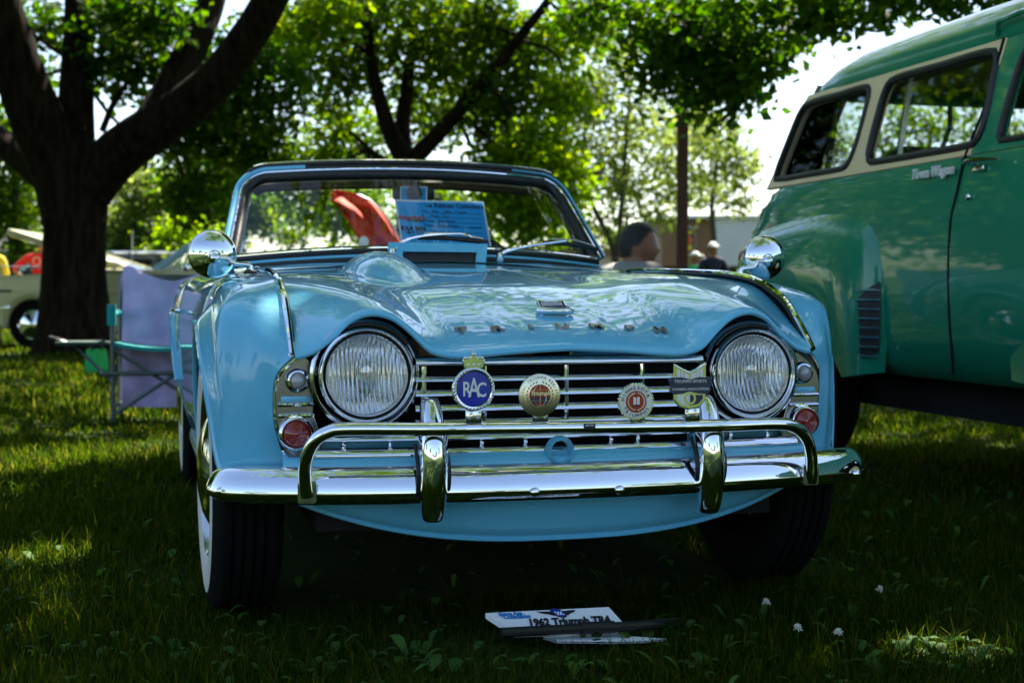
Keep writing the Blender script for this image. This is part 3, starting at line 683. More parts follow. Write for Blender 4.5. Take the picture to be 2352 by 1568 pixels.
# rear view mirror, dash, wheel, seats
rm = MB().box((0, 0, 0), (.150, .022, .062), T(*cy(950, 440, 1.86)), bev=.010).build('rear_view_mirror', 'black_plastic', car)
MB().tube([cy(952, 398, 1.80), cy(952, 425, 1.81)], .005, 8).build('mirror_stem', 'black_plastic', rm)
MB().lathe([(.0001, .006), (.027, .004), (.027, -.004), (.0001, -.006)], 24, T(*cy(952, 443, 1.80)) @ FACE).build('suction_disc', 'black_plastic', rm)
ds = np.array([[wsp(s, 0) + [0, .06, -.012] for s in np.linspace(-.93, .93, 20)], [(s * .60, 1.86, .872) for s in np.linspace(-.93, .93, 20)], [(s * .60, 1.90, .855) for s in np.linspace(-.93, .93, 20)], [(s * .60, 1.90, .60) for s in np.linspace(-.93, .93, 20)]])
MB().grid(ds).build('dashboard', 'cockpit', car)
sc_ = T(.24, 2.05, .80) @ RX(R(62))
sw = MB().tube([(.205 * math.cos(a), .205 * math.sin(a), 0) for a in np.linspace(0, 2 * math.pi, 40, endpoint=False)], .0135, 10, closed=True, M=sc_).build('steering_wheel', 'black_plastic', car)
for a in (0, 120, 240): MB().tube([(0, 0, -.02), (.2 * math.cos(R(a + 90)), .2 * math.sin(R(a + 90)), 0)], .006, 6, M=sc_).build('wheel_spoke', 'steel', sw)
MB().tube([(.24, 2.05, .80), (.24, 1.85, .70)], .02, 8).build('steering_column', 'black_plastic', sw)
for sx in (-1, 1):
    st_ = empty('seat', parent=car)
    pr = [(2.20, .34), (2.26, .50), (2.34, .70), (2.40, .86), (2.43, .915), (2.47, .92), (2.50, .86), (2.46, .55), (2.40, .34)]
    Gs = []
    for k, x in enumerate(np.linspace(-.23, .23, 9)):
        sh_ = 1 - .12 * abs(x / .23) ** 4
        Gs.append([(sx * .33 + x, y, .34 + (z - .34) * sh_) for y, z in pr])
    MB().grid(np.array(Gs)).build('seat_back', 'brown_leather', st_)
    MB().box((sx * .33, 2.0, .38), (.46, .50, .14), bev=.04).build('seat_cushion', 'brown_leather', st_)
MB().box((0, 2.75, .62), (1.25, .30, .35), bev=.05).build('rear_shelf', 'cockpit', car)
dk = np.array([[(x, y, z - .05 * (abs(x) / .68) ** 3) for x in np.linspace(-.68, .68, 21)] for y, z in ((2.55, .86), (2.8, .885), (3.2, .875), (3.55, .83), (3.72, .76), (3.80, .60), (3.78, .40))])
MB().grid(dk).build('rear_deck', 'blue_paint', car)
MB().tube(crs([(-.75, 3.55, .42), (-.6, 3.82, .42), (0, 3.90, .42), (.6, 3.82, .42), (.75, 3.55, .42)], 30), .03, 8, flat=(1.4, .7)).build('rear_bumper', 'chrome', car)

# ---- wheels
def wheel(x, y, sx, steer=0.):
    o = empty('wheel', (x, y, .333), steer, parent=car); M = RY(R(90) * sx)
    MB().lathe([(.20, -.075), (.26, -.080), (.305, -.078), (.326, -.064)] + [q_ for k_ in range(5) for q_ in ((.333, -.056 + .024 * k_), (.334, -.040 + .024 * k_), (.326, -.0385 + .024 * k_), (.326, -.0335 + .024 * k_))][:-2] + [(.326, .064), (.305, .078), (.290, .080)], 56, M).build('tyre', 'tyre', o)
    MB().lathe([(.292, .0800), (.26, .0835), (.225, .0800), (.205, .072)], 56, M).build('whitewall', 'whitewall', o)
    MB().lathe([(.207, .073), (.203, .078), (.195, .070), (.18, .045), (.16, .040), (.10, .050)], 48, M).build('rim', 'steel', o)
    MB().lathe([(.165, .045), (.15, .062), (.10, .085), (.05, .095), (.0001, .097)], 40, M).build('hubcap', 'chrome', o)
for x, y, sx, a in ((-.700, .47, -1, R(1.2)), (.668, .47, 1, R(0)), (-.70, 2.84, -1, 0), (.70, 2.84, 1, 0)): wheel(x, y, sx, a)

# ---- mirrors on the fenders
for foot, head, Yf, Yh, sx in (((575, 622), (488, 583), .64, .66, -1), ((1700, 630), (1757, 591), .50, .50, 1)):
    o = empty('fender_mirror', parent=car); f0 = cy(*foot, Yf); h0 = cy(*head, Yh)
    back = Vector((-.10 * sx * 0, -1, .02)).normalized()                # cone points towards the camera
    q = back.to_track_quat('Z', 'Y').to_matrix().to_4x4(); c = T(*h0) @ q
    r0 = .061 if sx < 0 else .059
    MB().lathe([(r0, -.012), (r0 + .001, -.006), *[(r0 * math.cos(q_), -.001 + .033 * math.sin(q_) ** 1.15) for q_ in np.linspace(0, 1.5, 14)], (.0001, .033)], 56, c).build('mirror_shell', 'chrome', o)
    MB().lathe([(r0 - .001, -.011), (.0001, -.0115)], 36, c).build('mirror_glass', 'chrome', o)
    piv = Vector(h0) + back * .036 + Vector((-sx * .006, 0, -.012))
    MB().sphere(tuple(piv), .0135, None, 16, 10).build('ball_joint', 'chrome', o)
    MB().lathe([(.020, .018), (.019, .028), (.014, .034)], 24, c @ T(-sx * .004, -.008, 0)).build('joint_collar', 'chrome_worn', o)
    f0 = f0 + np.array([0, 0, -.004])
    MB().tube(crs([tuple(piv), (piv.x - sx * .03, piv.y + .005, piv.z - .002), (piv.x * .45 + f0[0] * .55, f0[1] - .03, piv.z * .6 + f0[2] * .4), (f0[0] + sx * .006, f0[1] - .005, f0[2] + .018), tuple(f0)], 20), [.0055] * 12 + list(np.linspace(.006, .011, 8)), 10).build('mirror_arm', 'chrome', o)
    MB().lathe([(.017, -.004), (.016, .003), (.009, .008)], 18, T(*f0)).build('mirror_foot', 'black_rubber', o)

# ---- paper cards behind the glass
CARM = T(CAR[0], CAR[1], 0) @ RZ(YAW)
def card(name, px4, Y0, Y1, label, cat):
    """px4: TL,TR,BR,BL; leans back from Y0 (bottom) to Y1 (top)"""
    tl, tr = cy(*px4[0], Y1), cy(*px4[1], Y1); br, bl = cy(*px4[2], Y0), cy(*px4[3], Y0)
    e = empty(name, tuple(CARM @ Vector((bl + br) / 2)), YAW, label, cat); o0 = (bl + br) / 2
    def P(u, v, off=0.): 
        p = (bl * (1 - u) + br * u) * (1 - v) + (tl * (1 - u) + tr * u) * v - o0
        return p + np.array([0, -off + .006 * math.sin(u * 5) * v, off * .3])
    def sheet(nm, u0, u1, v0, v1, off, m):
        Gd = np.array([[P(u, v_, off) for u in np.linspace(u0, u1, 12)] for v_ in np.linspace(v0, v1, 6)])
        return MB().grid(Gd).build(nm, m, e)
    def txt(s, u, v, size, m='ink', **k):
        p = P(u, v, .0035); xa = Vector(P(min(u + .1, 1), v) - P(u - .1, v)).normalized(); ya = Vector(P(u, min(v + .1, 1)) - P(u, v - .1)).normalized(); n = xa.cross(ya)
        text('lettering', s, size, T(*p) @ Matrix((xa, ya, n)).transposed().to_4x4(), m, e, ext=.0001, **k)
    return e, sheet, txt, P
e, sheet, txt, P = card('show_card', [(906, 458), (1110, 463), (1130, 572), (922, 562)], 1.66, 1.72, 'blue printed show entry card with white border behind the windscreen', 'card')
sheet('card_paper', 0, 1, 0, 1, 0, 'paper_white'); sheet('card_print', .022, .978, .0, .955, .0015, 'paper_blue')
txt('Blue Ribbon Concours', .63, .88, .024, bold=.0003); txt("America's", .15, .60, .024, 'ink_red', shear=.3, bold=.0008); txt('BEST SHOW', .20, .53, .011, bold=.0003)
txt('IOLA 2026', .16, .36, .019, bold=.0010); txt('July 9, 10, 11', .17, .28, .012, bold=.0004)
txt('Year   1962      Make   Triumph', .53, .75, .012, shear=.2); txt('Model   TR 4', .47, .65, .012, shear=.2); txt('Owner   John Myers', .46, .55, .013, shear=.3); txt('From   Dodge Center', .48, .45, .013, shear=.3); txt('State  MN', .86, .43, .010); txt('Phone', .38, .34, .009)
for v_ in (.72, .62, .52, .42, .31, .22, .15): MB().tube([P(.34, v_, .003), P(.95, v_, .003)], .0005, 4).build('ruled_line', 'ink', e)
MB().tube([P(.29, .05, .003), P(.29, .95, .003)], .0005, 4).build('ruled_line', 'ink', e)
e, sheet, txt, P = card('mirror_card', [(919, 428), (981, 429), (981, 466), (919, 465)], 1.815, 1.825, 'small pale blue card with white edge hanging at the rear view mirror', 'card')
sheet('card_paper', 0, 1, 0, 1, 0, 'paper_white'); sheet('card_print', .05, .95, .0, .93, .0012, 'paper_blue')
# ================================================================== the green and cream wagon beside it
mat('green_paint', (.008, .205, .112), .3, coat=1, spec=.2, noise=.03, nscale=3, bump=.012, bscale=7)
mat('cream_paint', (.80, .60, .34), .35, coat=.3, noise=.03, nscale=3)
TO = np.array([2.75, 1.0, 0]); tw = toworld(TO); TM = T(*(-TO))
trk = empty('town_wagon', (tw[0], tw[1], 0), YAW, 'tall green and cream vintage station wagon parked beside the blue roadster', 'car')
TXC = 2.75
SIDE = Matrix(((0, 0, 1, 0), (1, 0, 0, 0), (0, 1, 0, 0), (0, 0, 0, 1)))      # plate XY -> car YZ
def tside(sx): return TM if sx < 0 else TM @ T(2 * TXC, 0, 0) @ S(-1, 1, 1)
ZR = [(.44, 1.97, 3.22), (.49, 1.915, 3.30), (.60, 1.892, 3.34), (.76, 1.885, 3.36), (.92, 1.884, 3.34), (1.05, 1.886, 3.30), (1.16, 1.891, 3.20), (1.22, 1.896, 3.10), (1.25, 1.902, 3.03)]
for sx in (-1, 1):
    M = tside(sx)
    ys = np.r_[np.linspace(1.43, 2.9, 20), np.linspace(2.98, 3.36, 12)]
    Gd = []
    for z, x, yr in ZR:
        Gd.append([(x + (.10 * max(0, (yy - (yr - .16)) / .16) ** 2.4 if yy <= yr else .10), min(yy, yr), z) for yy in ys])
    MB().grid(np.array(Gd), M, flip=(sx > 0)).build('rear_body_side', 'green_paint', trk, angle=60)
    # upper cream panel with two window openings
    L = R(9)
    up = SIDE.copy(); PM = M @ T(1.902, 0, 1.25) @ RY(L) @ T(0, 0, -1.25) @ SIDE
    w1 = crs([(y, z, 0) for y, z in [(2.955, 1.31), (2.87, 1.47), (2.79, 1.585), (2.70, 1.612), (2.45, 1.612), (2.23, 1.612), (2.175, 1.59), (2.18, 1.53), (2.22, 1.38), (2.265, 1.30), (2.33, 1.282), (2.6, 1.282), (2.90, 1.285)]], 60, closed=True)[:, :2]
    w2 = crs([(y, z, 0) for y, z in [(2.11, 1.33), (2.08, 1.48), (2.045, 1.58), (1.97, 1.612), (1.65, 1.612), (1.36, 1.612), (1.295, 1.585), (1.295, 1.50), (1.31, 1.36), (1.345, 1.295), (1.42, 1.282), (1.7, 1.282), (2.02, 1.284), (2.085, 1.292)]], 60, closed=True)[:, :2]
    outl = [(1.375, 1.252), (1.33, 1.40), (1.27, 1.58), (1.255, 1.645), (2.74, 1.645), (2.79, 1.60), (2.88, 1.47), (2.96, 1.34), (3.03, 1.252)]
    plate('window_panel', [outl, [tuple(p) for p in w1], [tuple(p) for p in w2]], .010, PM @ T(0, 0, .008), 'cream_paint', trk, bevel=.006, smooth=True)
    for w in (w1, w2):
        pn = plate('side_window', [[tuple(p) for p in w]], .002, PM @ T(0, 0, .018), 'truck_glass', trk)
        MB().tube(np.c_[w, np.full(len(w), -.002)], .017, 8, closed=True, M=PM).build('window_rubber', 'black_rubber', pn)
    MB().box((2.52, 1.45, .03), (.022, .33, .02), PM).build('window_divider', 'black_plastic', trk, smooth=False)
    MB().box((1.93, 1.45, .03), (.014, .33, .02), PM).build('window_divider', 'steel', trk, smooth=False)
    # front door: lower skin and upper frame
    yd = np.linspace(.30, 1.42, 16)
    Gd = [[(x - .012 * math.exp(-((z - .85) / .25) ** 2), yy + (.04 * min(1, (1.25 - z) / .25) if yy > 1.3 else 0), z) for yy in yd] for z, x, _ in ZR]
    dr = MB().grid(np.array(Gd), M, flip=(sx > 0)).build('front_door', 'green_paint', trk, angle=60)
    dw = crs([(y, z, 0) for y, z in [(1.215, 1.30), (1.185, 1.45), (1.14, 1.575), (1.06, 1.615), (.80, 1.62), (.62, 1.60), (.50, 1.46), (.42, 1.32), (.46, 1.285), (.8, 1.28), (1.17, 1.28)]], 50, closed=True)[:, :2]
    plate('door_frame', [[(.30, 1.252), (.44, 1.50), (.58, 1.64), (1.245, 1.645), (1.262, 1.58), (1.32, 1.40), (1.365, 1.252)], [tuple(p) for p in dw]], .010, PM @ T(0, 0, .010), 'green_paint', dr, bevel=.006, smooth=True)
    plate('door_glass', [[tuple(p) for p in dw]], .002, PM @ T(0, 0, .02), 'truck_glass', dr)
    MB().tube(np.c_[dw, np.zeros(len(dw))], .014, 8, closed=True, M=PM).build('window_rubber', 'black_rubber', dr)
    MB().tube(crs([(1.952, 1.262 + .0, 1.640), (1.917, 1.32, 1.41), (1.893, 1.395, 1.25), (1.882, 1.43, 1.12), (1.878, 1.465, 1.0), (1.878, 1.47, .75), (1.90, 1.47, .47)], 30), .005, 6, M=M).build('door_gap', 'black_void', dr)
    MB().tube(crs([(1.885, 1.352, 1.215), (1.862, 1.345, 1.218), (1.855, 1.30, 1.222), (1.857, 1.20, 1.218), (1.862, 1.15, 1.214)], 16), [.012] * 6 + list(np.linspace(.012, .006, 10)), 10, M=M, flat=(.8, 1.1)).build('door_handle', 'chrome_worn', dr)
    MB().box((1.882, 1.30, 1.195), (.01, .07, .022), M, bev=.004).build('handle_plate', 'chrome_worn', dr)
    MB().sphere((1.878, 1.352, 1.10), (.008, .013, .013), M, 12, 8).build('key_lock', 'chrome', dr)
    MB().tube(crs([(1.93, .3, 1.70), (1.93, 1.2, 1.70), (1.95, 1.30, 1.655)], 12), .010, 6, M=M).build('drip_rail', 'green_paint', dr)
    # pontoon fenders
    def pontoon(name, ol, arc, xs_):
        A = crs(ol, 60); B = crs(arc, 60); rows_ = []
        for t, x in xs_: 
            Pq = A * (1 - t) + B * t; Pq = np.c_[np.full(60, x), Pq[:, 0], Pq[:, 1]]; rows_.append(Pq)
        rows_.append(rows_[-1] + [.10, 0, .0]); return rows_
    def c3(l): return [(a, b_, 0) for a, b_ in l]
    ro = [(1.95, .45), (1.93, .60), (1.925, .75), (1.935, .88), (1.97, .985), (2.05, 1.055), (2.20, 1.095), (2.45, 1.11), (2.80, 1.095), (3.10, 1.06), (3.28, .98), (3.36, .82), (3.37, .60), (3.34, .45)]
    ra = [(2.17, .42), (2.25, .50), (2.30, .57), (2.35, .65), (2.42, .71), (2.50, .735), (2.58, .742), (2.68, .742), (2.80, .735), (2.92, .70), (3.0, .64), (3.06, .57), (3.11, .50), (3.15, .42)]
    xr = [(0, 1.90), (.06, 1.880), (.16, 1.852), (.32, 1.834), (.60, 1.826), (.93, 1.824), (1, 1.830)]
    rr_ = pontoon('rear', c3(ro), c3(ra), xr)
    rf = MB().grid(np.array(rr_), M, flip=(sx < 0)).build('rear_fender', 'green_paint', trk, angle=60)
    MB().grid(np.array([rr_[-1] + [.02, 0, .015], rr_[-1] + [.35, 0, .015]]), M).build('wheel_housing', 'black_void', rf)
    fo = [(1.12, .47), (1.13, .60), (1.11, .76), (1.06, .89), (.96, .975), (.78, 1.04), (.45, 1.09), (.05, 1.11), (-.45, 1.10), (-.90, 1.05), (-1.20, .92), (-1.30, .75), (-1.30, .60), (-1.26, .45)]
    fa = [(.46, .42), (.43, .50), (.38, .57), (.33, .64), (.25, .71), (.15, .75), (.05, .765), (-.06, .77), (-.17, .765), (-.27, .73), (-.37, .67), (-.44, .59), (-.48, .50), (-.50, .42)]
    fr_ = pontoon('front', c3(fo), c3(fa), [(t_, 1.90 - (1.90 - x_) * .28) for t_, x_ in xr])
    ff = MB().grid(np.array(fr_), M, flip=(sx > 0)).build('front_fender', 'green_paint', trk, angle=60)
    # gravel guard with bright ribs on the rear fender
    rows3 = np.array(rr_[1:4]); sel = [i for i in range(30) if .50 < rr_[2][i][2] < .80 and rr_[2][i][1] < 2.25]
    gp = rows3[:, sel] + [-.007, -.004, 0]
    gg = MB().grid(gp, M, flip=(sx < 0)).build('gravel_guard', 'black_rubber', rf)
    for zz in np.linspace(.515, .775, 8):
        pts = [[np.interp(zz, g[:, 2], g[:, k]) for k in range(2)] + [zz] for g in gp]
        MB().tube(crs(np.array(pts) + [-.004, -.002, 0], 8), .0055, 6, M=M).build('guard_rib', 'chrome_worn', gg)
    tl = MB().sphere((1.93, 3.36, .92), (.03, .04, .06), M, 16, 10).build('tail_lamp', 'red_lens', trk)
    text('name_script', 'Town Wagon', .050, M @ T(1.876, 1.585, 1.205) @ RZ(R(-90) if sx < 0 else R(90)) @ FACE @ (I4() if sx < 0 else S(-1, 1, 1)), 'enamel_white', trk, ext=.004, shear=.35, bold=.0016, bevel=.0006)
    # wheels
    for y in (2.70, -.06):
        w = empty('wheel', tuple(TM @ Vector((1.945 if sx < 0 else 2 * TXC - 1.945, y, .36))), parent=trk); Mw = RY(R(-90) if sx < 0 else R(90))
        MB().lathe([(.20, -.09), (.27, -.095), (.33, -.085), (.36, -.05), (.36, .05), (.33, .085), (.27, .095), (.21, .085)], 40, Mw).build('tyre', 'tyre', w)
        MB().lathe([(.21, .08), (.19, .07), (.15, .08), (.10, .11), (.0001, .12)], 32, Mw).build('hubcap', 'cream_paint', w)
# roof, rear face, front end
RP = [(1.955, 1.640), (1.952, 1.665), (1.965, 1.705), (2.005, 1.755), (2.07, 1.80), (2.18, 1.838), (2.40, 1.872), (2.75, 1.885)]
RP = [(x, z) for x, z in RP] + [(2 * TXC - x, z) for x, z in RP[-2::-1]]
Gd = []
for y, k, inset in ((.45, .35, .0), (.52, .75, 0), (.62, .95, 0), (.8, 1, 0), (1.4, 1, 0), (1.9, .99, 0), (2.25, .96, 0), (2.45, .89, .0), (2.60, .76, .02), (2.70, .55, .04), (2.77, .28, .07), (2.80, .02, .10)):
    Gd.append([(TXC + (x - TXC) * (1 - inset), y, 1.64 + (z - 1.64) * k) for x, z in RP])
MB().grid(uni(np.array(Gd), 4), TM, flip=True).build('roof', 'green_paint', trk, angle=70)
hl_ = [[(x, y, z_) for x, z_ in ((1.965, 1.605), (1.975, 1.63), (2.02, 1.66), (2.75, 1.68), (3.48, 1.66), (3.525, 1.63), (3.535, 1.605))] for y in (.6, 2.76)]
MB().grid(np.array(hl_), TM).build('headlining', 'cockpit', trk)
ra_ = []
for z, yr in ((.44, 3.24), (.6, 3.36), (.9, 3.37), (1.05, 3.33), (1.18, 3.22), (1.25, 3.08), (1.35, 3.0), (1.5, 2.90), (1.64, 2.80)):
    x0 = 1.98 if z < 1.26 else 1.93 + (z - 1.25) * .16
    ra_.append([(x0 + (2 * (TXC - x0)) * u, yr + .10 * (1 - abs(2 * u - 1) ** 4) - .02, z) for u in np.linspace(0, 1, 15)])
MB().grid(np.array(ra_[:6]), TM, flip=True).build('rear_face', 'green_paint', trk, angle=60)
ru = np.array(ra_[5:] + [[(p[0], p[1] - .06, 1.69) for p in ra_[-1]]])
MB().grid(ru[:, :3], TM, flip=True).build('rear_corner_post', 'cream_paint', trk, angle=60)
MB().grid(ru[:, -3:], TM, flip=True).build('rear_corner_post', 'cream_paint', trk, angle=60)
MB().grid(ru[-2:, 2:-2], TM, flip=True).build('rear_header', 'green_paint', trk, angle=60)
rw = [(r_ * .62) for r_ in (1,)]
rwn = MB().grid(ru[:-1, 2:-2] + [0, -.01, 0], TM, flip=True).build('rear_window', 'truck_glass', trk, angle=60)
MB().tube([ru[2, 7] + [0, -.015, -.1], ru[3, 7] + [0, -.015, -.1], ru[3, 7] + [0, -.015, 0]], .012, 6, M=TM).build('rear_window_bar', 'black_plastic', rwn)
MB().box((TXC, 1.0, .455), (1.35, 4.2, .33), TM).build('chassis', 'underbody', trk, smooth=False)
MB().box((TXC, 2.0, .70), (1.6, 2.3, .05), TM).build('load_floor', 'cockpit', trk, smooth=False)
for y in (1.15, 2.15):
    MB().box((TXC, y, 1.05), (1.45, .16, .62), TM, bev=.05).build('seat', 'cockpit', trk)
MB().lathe([(.0001, -.14), (.22, -.14), (.27, -.09), (.28, 0), (.27, .09), (.22, .14), (.0001, .14)], 28, TM @ T(2.6, 1.55, .36) @ S(1, 1, .45)).build('fuel_tank', 'underbody', trk)
hd = np.array([[(TXC + x, y, z - .10 * abs(x / .6) ** 3) for x in np.linspace(-.6, .6, 15)] for y, z in ((.40, 1.26), (0, 1.24), (-.6, 1.19), (-1.1, 1.10), (-1.28, .98), (-1.34, .80), (-1.34, .45))])
MB().grid(hd, TM, flip=True).build('bonnet', 'green_paint', trk)
MB().grid(np.array([[(TXC + x, .36 + .16 * (z - 1.26) / .36 - .06 * (1 - (x / .8) ** 2), z) for x in np.linspace(-.8, .8, 11)] for z in (1.26, 1.62)]), TM).build('windscreen', 'truck_glass', trk)
MB().box((TXC, -1.36, .72), (1.0, .05, .22), TM, bev=.02).build('grille', 'chrome_worn', trk)
MB().tube(crs([(1.93, -1.25, .5), (2.2, -1.45, .5), (2.75, -1.5, .5), (3.3, -1.45, .5), (3.57, -1.25, .5)], 24), .06, 8, M=TM).build('front_bumper', 'chrome', trk)
# sticker in the far quarter window
PMf = TM @ T(1.965, 0, 0)
for s_, z in (('AIR FORCE', 1.355), ('VETERAN', 1.315)):
    text('window_lettering', s_, .045, TM @ T(1.918, 2.36, z) @ RZ(R(-90)) @ FACE, 'steel', trk, ext=.0005)
# ================================================================== cars standing behind
mat('cream_body', (.56, .52, .30), .35, coat=.8, noise=.03)
mat('pale_blue_glass_frame', (.22, .46, .58), .3, coat=.5)
mat('navy_body', (.05, .08, .16), .3, coat=.8)
mat('whitewash', (.7, .7, .7), .6)
def polyarc(xc, zc, r, a0, a1, n=12): return [(xc + r * math.cos(R(a0 + (a1 - a0) * k / n)), zc + r * math.sin(R(a0 + (a1 - a0) * k / n))) for k in range(n + 1)]
def bgwheel(root, x, y, r, side, capm='chrome'):
    w = empty('wheel', (x, y, r), parent=root); M = RX(R(90) * side)
    MB().lathe([(r * .6, -.09), (r * .9, -.09), (r, -.06), (r, .06), (r * .9, .09), (r * .62, .09)], 32, M).build('tyre', 'tyre', w)
    MB().lathe([(r * .63, .085), (r * .58, .06), (r * .4, .07), (r * .15, .11), (.0001, .115)], 28, M).build('rim', capm, w)
YM = 19.4
mo = wy(240, 700, YM); k = YM / F
mus = empty('convertible', (mo[0], YM + .85, 0), 0, 'cream open convertible with raised bonnet standing behind the tree trunk', 'car')
def mx(px): return (px - 240) * k
fx, rx = mx(75), mx(75) + 2.85
side = [(fx - .98, .42), (fx - .98, .62), (fx - 1.02, .80), (fx - .95, .93), (fx + .2, .985), (mx(330), 1.0), (mx(440) + .9, .985), (rx - .3, 1.02), (rx + .5, 1.0), (rx + .95, .93), (rx + .98, .60), (rx + .9, .40), (rx + .42, .34)] + polyarc(rx, .34, .41, 0, 180)[::1] + [(rx - .45, .26), (fx + .45, .26)] + polyarc(fx, .34, .41, 0, 180) + [(fx - .5, .36)]
plate('body', [side], .80, T(0, 0, 0) @ FACE, 'cream_body', mus, bevel=.06, smooth=True)
for sg in (-1, 1):
    for x in (fx, rx): bgwheel(mus, x, -.76 * sg * 1.0, .34, sg)
    MB().tube(polyarc_pts := [(x, -.865 * sg, z) for x, z in polyarc(fx, .34, .42, 0, 180)], .018, 6).build('arch_lip', 'cream_body', mus)
    MB().tube([(fx - .9, -.868 * sg, .80), (fx + 1.0, -.868 * sg, .78), (rx - .2, -.868 * sg, .76)], .010, 6).build('body_crease', 'cream_body', mus)
    MB().tube([(mx(452), -.868 * sg, .95), (mx(450), -.868 * sg, .30)], .006, 6).build('door_gap', 'black_void', mus)
    MB().tube([(mx(330) - .02, -.868 * sg, .95), (mx(325), -.868 * sg, .30)], .006, 6).build('door_gap', 'black_void', mus)
MB().box((mx(12), -.875, .57), (.16, .03, .05), bev=.01).build('marker_lamp', 'chrome', mus)
MB().box((mx(10), -.872, .80), (.22, .02, .035), bev=.008).build('fender_badge', 'black_plastic', mus)
wsf = [(mx(330), -.72, 1.0), (mx(438), -.62, 1.47), (mx(438), .62, 1.47), (mx(330), .72, 1.0)]
wsc = MB().tube(wsf, .055, 8).build('windscreen_frame', 'pale_blue_glass_frame', mus)
MB().add(wsf, [(0, 1, 2, 3)]).build('windscreen_glass', 'truck_glass', wsc, smooth=False)
MB().tube([(mx(405), -.72, 1.02), (mx(432), -.66, 1.40)], .018, 6).build('quarter_window_post', 'chrome', wsc)
MB().lathe([(.0001, 0), (.05, .0), (.045, .03), (.0001, .04)], 16, T(mx(428), -.80, 1.12) @ FACE).build('door_mirror', 'chrome', mus)
MB().box((mx(428), -.80, 1.05), (.02, .02, .12)).build('mirror_stalk', 'chrome', mus)
MB().box((mx(440) + .75, 0, .98), (.16, 1.3, .36), bev=.05).build('seat', 'cockpit', mus)
hb = wy(118, 573, YM + .4); ha = wy(-8, 533, YM + .4)
ang = math.atan2(ha[2] - hb[2], hb[0] - ha[0])
hinge = np.array([mx(300), 0, 1.02]); 
hoodp = MB().box((-.93, 0, 0), (1.86, 1.4, .10), T(hinge[0], 0, hinge[2] + .05) @ RY(ang), bev=.03).build('raised_bonnet', 'cream_body', mus)
MB().tube([(mx(60), .5, .98), (mx(150), .55, 1.32)], .012, 6).build('bonnet_prop', 'steel', mus)

wo = wy(290, 640, 26.); k2 = 26. / F
wag = empty('dark_wagon', (wo[0], 26.9, 0), 0, 'dark blue station wagon with chrome roof trim beyond the cream convertible', 'car')
def qx(px): return (px - 290) * k2
side = [(qx(60), .40), (qx(60), .88), (qx(150), .98), (qx(420), .98), (qx(425), .40), (qx(400), .36)] + polyarc(qx(385), .34, .40, 0, 180) + [(qx(180), .28)] + polyarc(qx(110), .34, .40, 0, 180) + [(qx(70), .34)]
plate('body', [side], .80, FACE, 'navy_body', wag, bevel=.06, smooth=True)
plate('greenhouse', [[(qx(150), .98), (qx(205), 1.50), (qx(400), 1.50), (qx(420), .98)], [(qx(175), 1.03), (qx(212), 1.42), (qx(287), 1.42), (qx(287), 1.03)], [(qx(301), 1.03), (qx(301), 1.42), (qx(345), 1.42), (qx(353), 1.03)], [(qx(360), 1.03), (qx(355), 1.42), (qx(392), 1.42), (qx(405), 1.03)]], .72, FACE, 'navy_body', wag, bevel=.03)
plate('side_window', [[(qx(175), 1.03), (qx(212), 1.42), (qx(392), 1.42), (qx(405), 1.03)]], .60, FACE, 'truck_glass', wag)
MB().tube([(qx(205), -.74, 1.53), (qx(400), -.74, 1.53)], .03, 6).build('roof_trim', 'chrome', wag)
for sg in (-1, 1):
    for x in (qx(110), qx(385)): bgwheel(wag, x, -.76 * sg, .34, sg)
MB().tube([(qx(295), -.8, .98), (qx(299), -.8, 1.3), (qx(302), -.8, 1.95)], .010, 6).build('whip_antenna', 'whitewash', wag)

# ================================================================== building, post, flag, small stall
mat('tan_wall', (.23, .125, .06), .8, noise=.08, nscale=2)
mat('white_wall', (.62, .60, .57), .8, noise=.05, nscale=2)
mat('rust_steel', (.055, .015, .008), .7, noise=.25, nscale=8, bump=.1)
mat('sign_dark', (.02, .05, .02), .5); mat('sign_yellow', (.7, .45, .02), .5); mat('sign_orange', (.6, .12, .02), .5)
mat('red_cloth', (.62, .045, .025), .75, noise=.06, nscale=5)
mat('asphalt', (.05, .05, .05), .9, noise=.2, nscale=4)
YB = 46.
def bw(px, py, y=YB): return wy(px, py, y)
b0 = bw(1640, 610); bu = empty('store_building', (b0[0], YB, 0), 0, 'flat-roofed store with tan and white fascia and round sign', 'building')
def lx(px, y=YB): return bw(px, 600, y)[0] - b0[0]
zt = bw(1640, 503)[2]; zb = bw(1640, 612)[2]
MB().box(((lx(1520) + lx(1640)) / 2, 2.0, (zt + zb) / 2), (lx(1640) - lx(1520), 4, zt - zb), bev=.03).build('fascia', 'tan_wall', bu, smooth=False)
MB().box((lx(1640) + 3.2, 1.9, (zt + zb) / 2 + .02), (6.4, 4.2, zt - zb + .04), bev=.03).build('fascia', 'white_wall', bu, smooth=False)
MB().box(((lx(1520) + lx(1640)) / 2 + 2.5, 3.0, zb / 2), (lx(1640) - lx(1520) + 4.5, 3.0, zb), bev=.02).build('store_front', 'tan_wall', bu, smooth=False)
MB().box(((lx(1520) + lx(1640)) / 2 + 3, 1.9, zt + .05), (lx(1640) - lx(1520) + 6.5, 4.4, .10)).build('roof_edge', 'white_wall', bu, smooth=False)
MB().box((lx(1690), 1.45, 1.0), (1.6, .06, 1.9)).build('shop_window', 'truck_glass', bu, smooth=False)
sc2 = T(lx(1583), -.06, bw(1583, 553)[2]) @ S(.42, 1, 1) @ FACE
sg_ = MB().lathe([(.0001, .05), (.44, .05), (.48, .02), (.48, -.05)], 32, sc2).build('round_sign', 'sign_dark', bu)
MB().lathe([(.48, .055), (.445, .06), (.44, .05)], 32, sc2).build('sign_rim', 'white_wall', sg_)
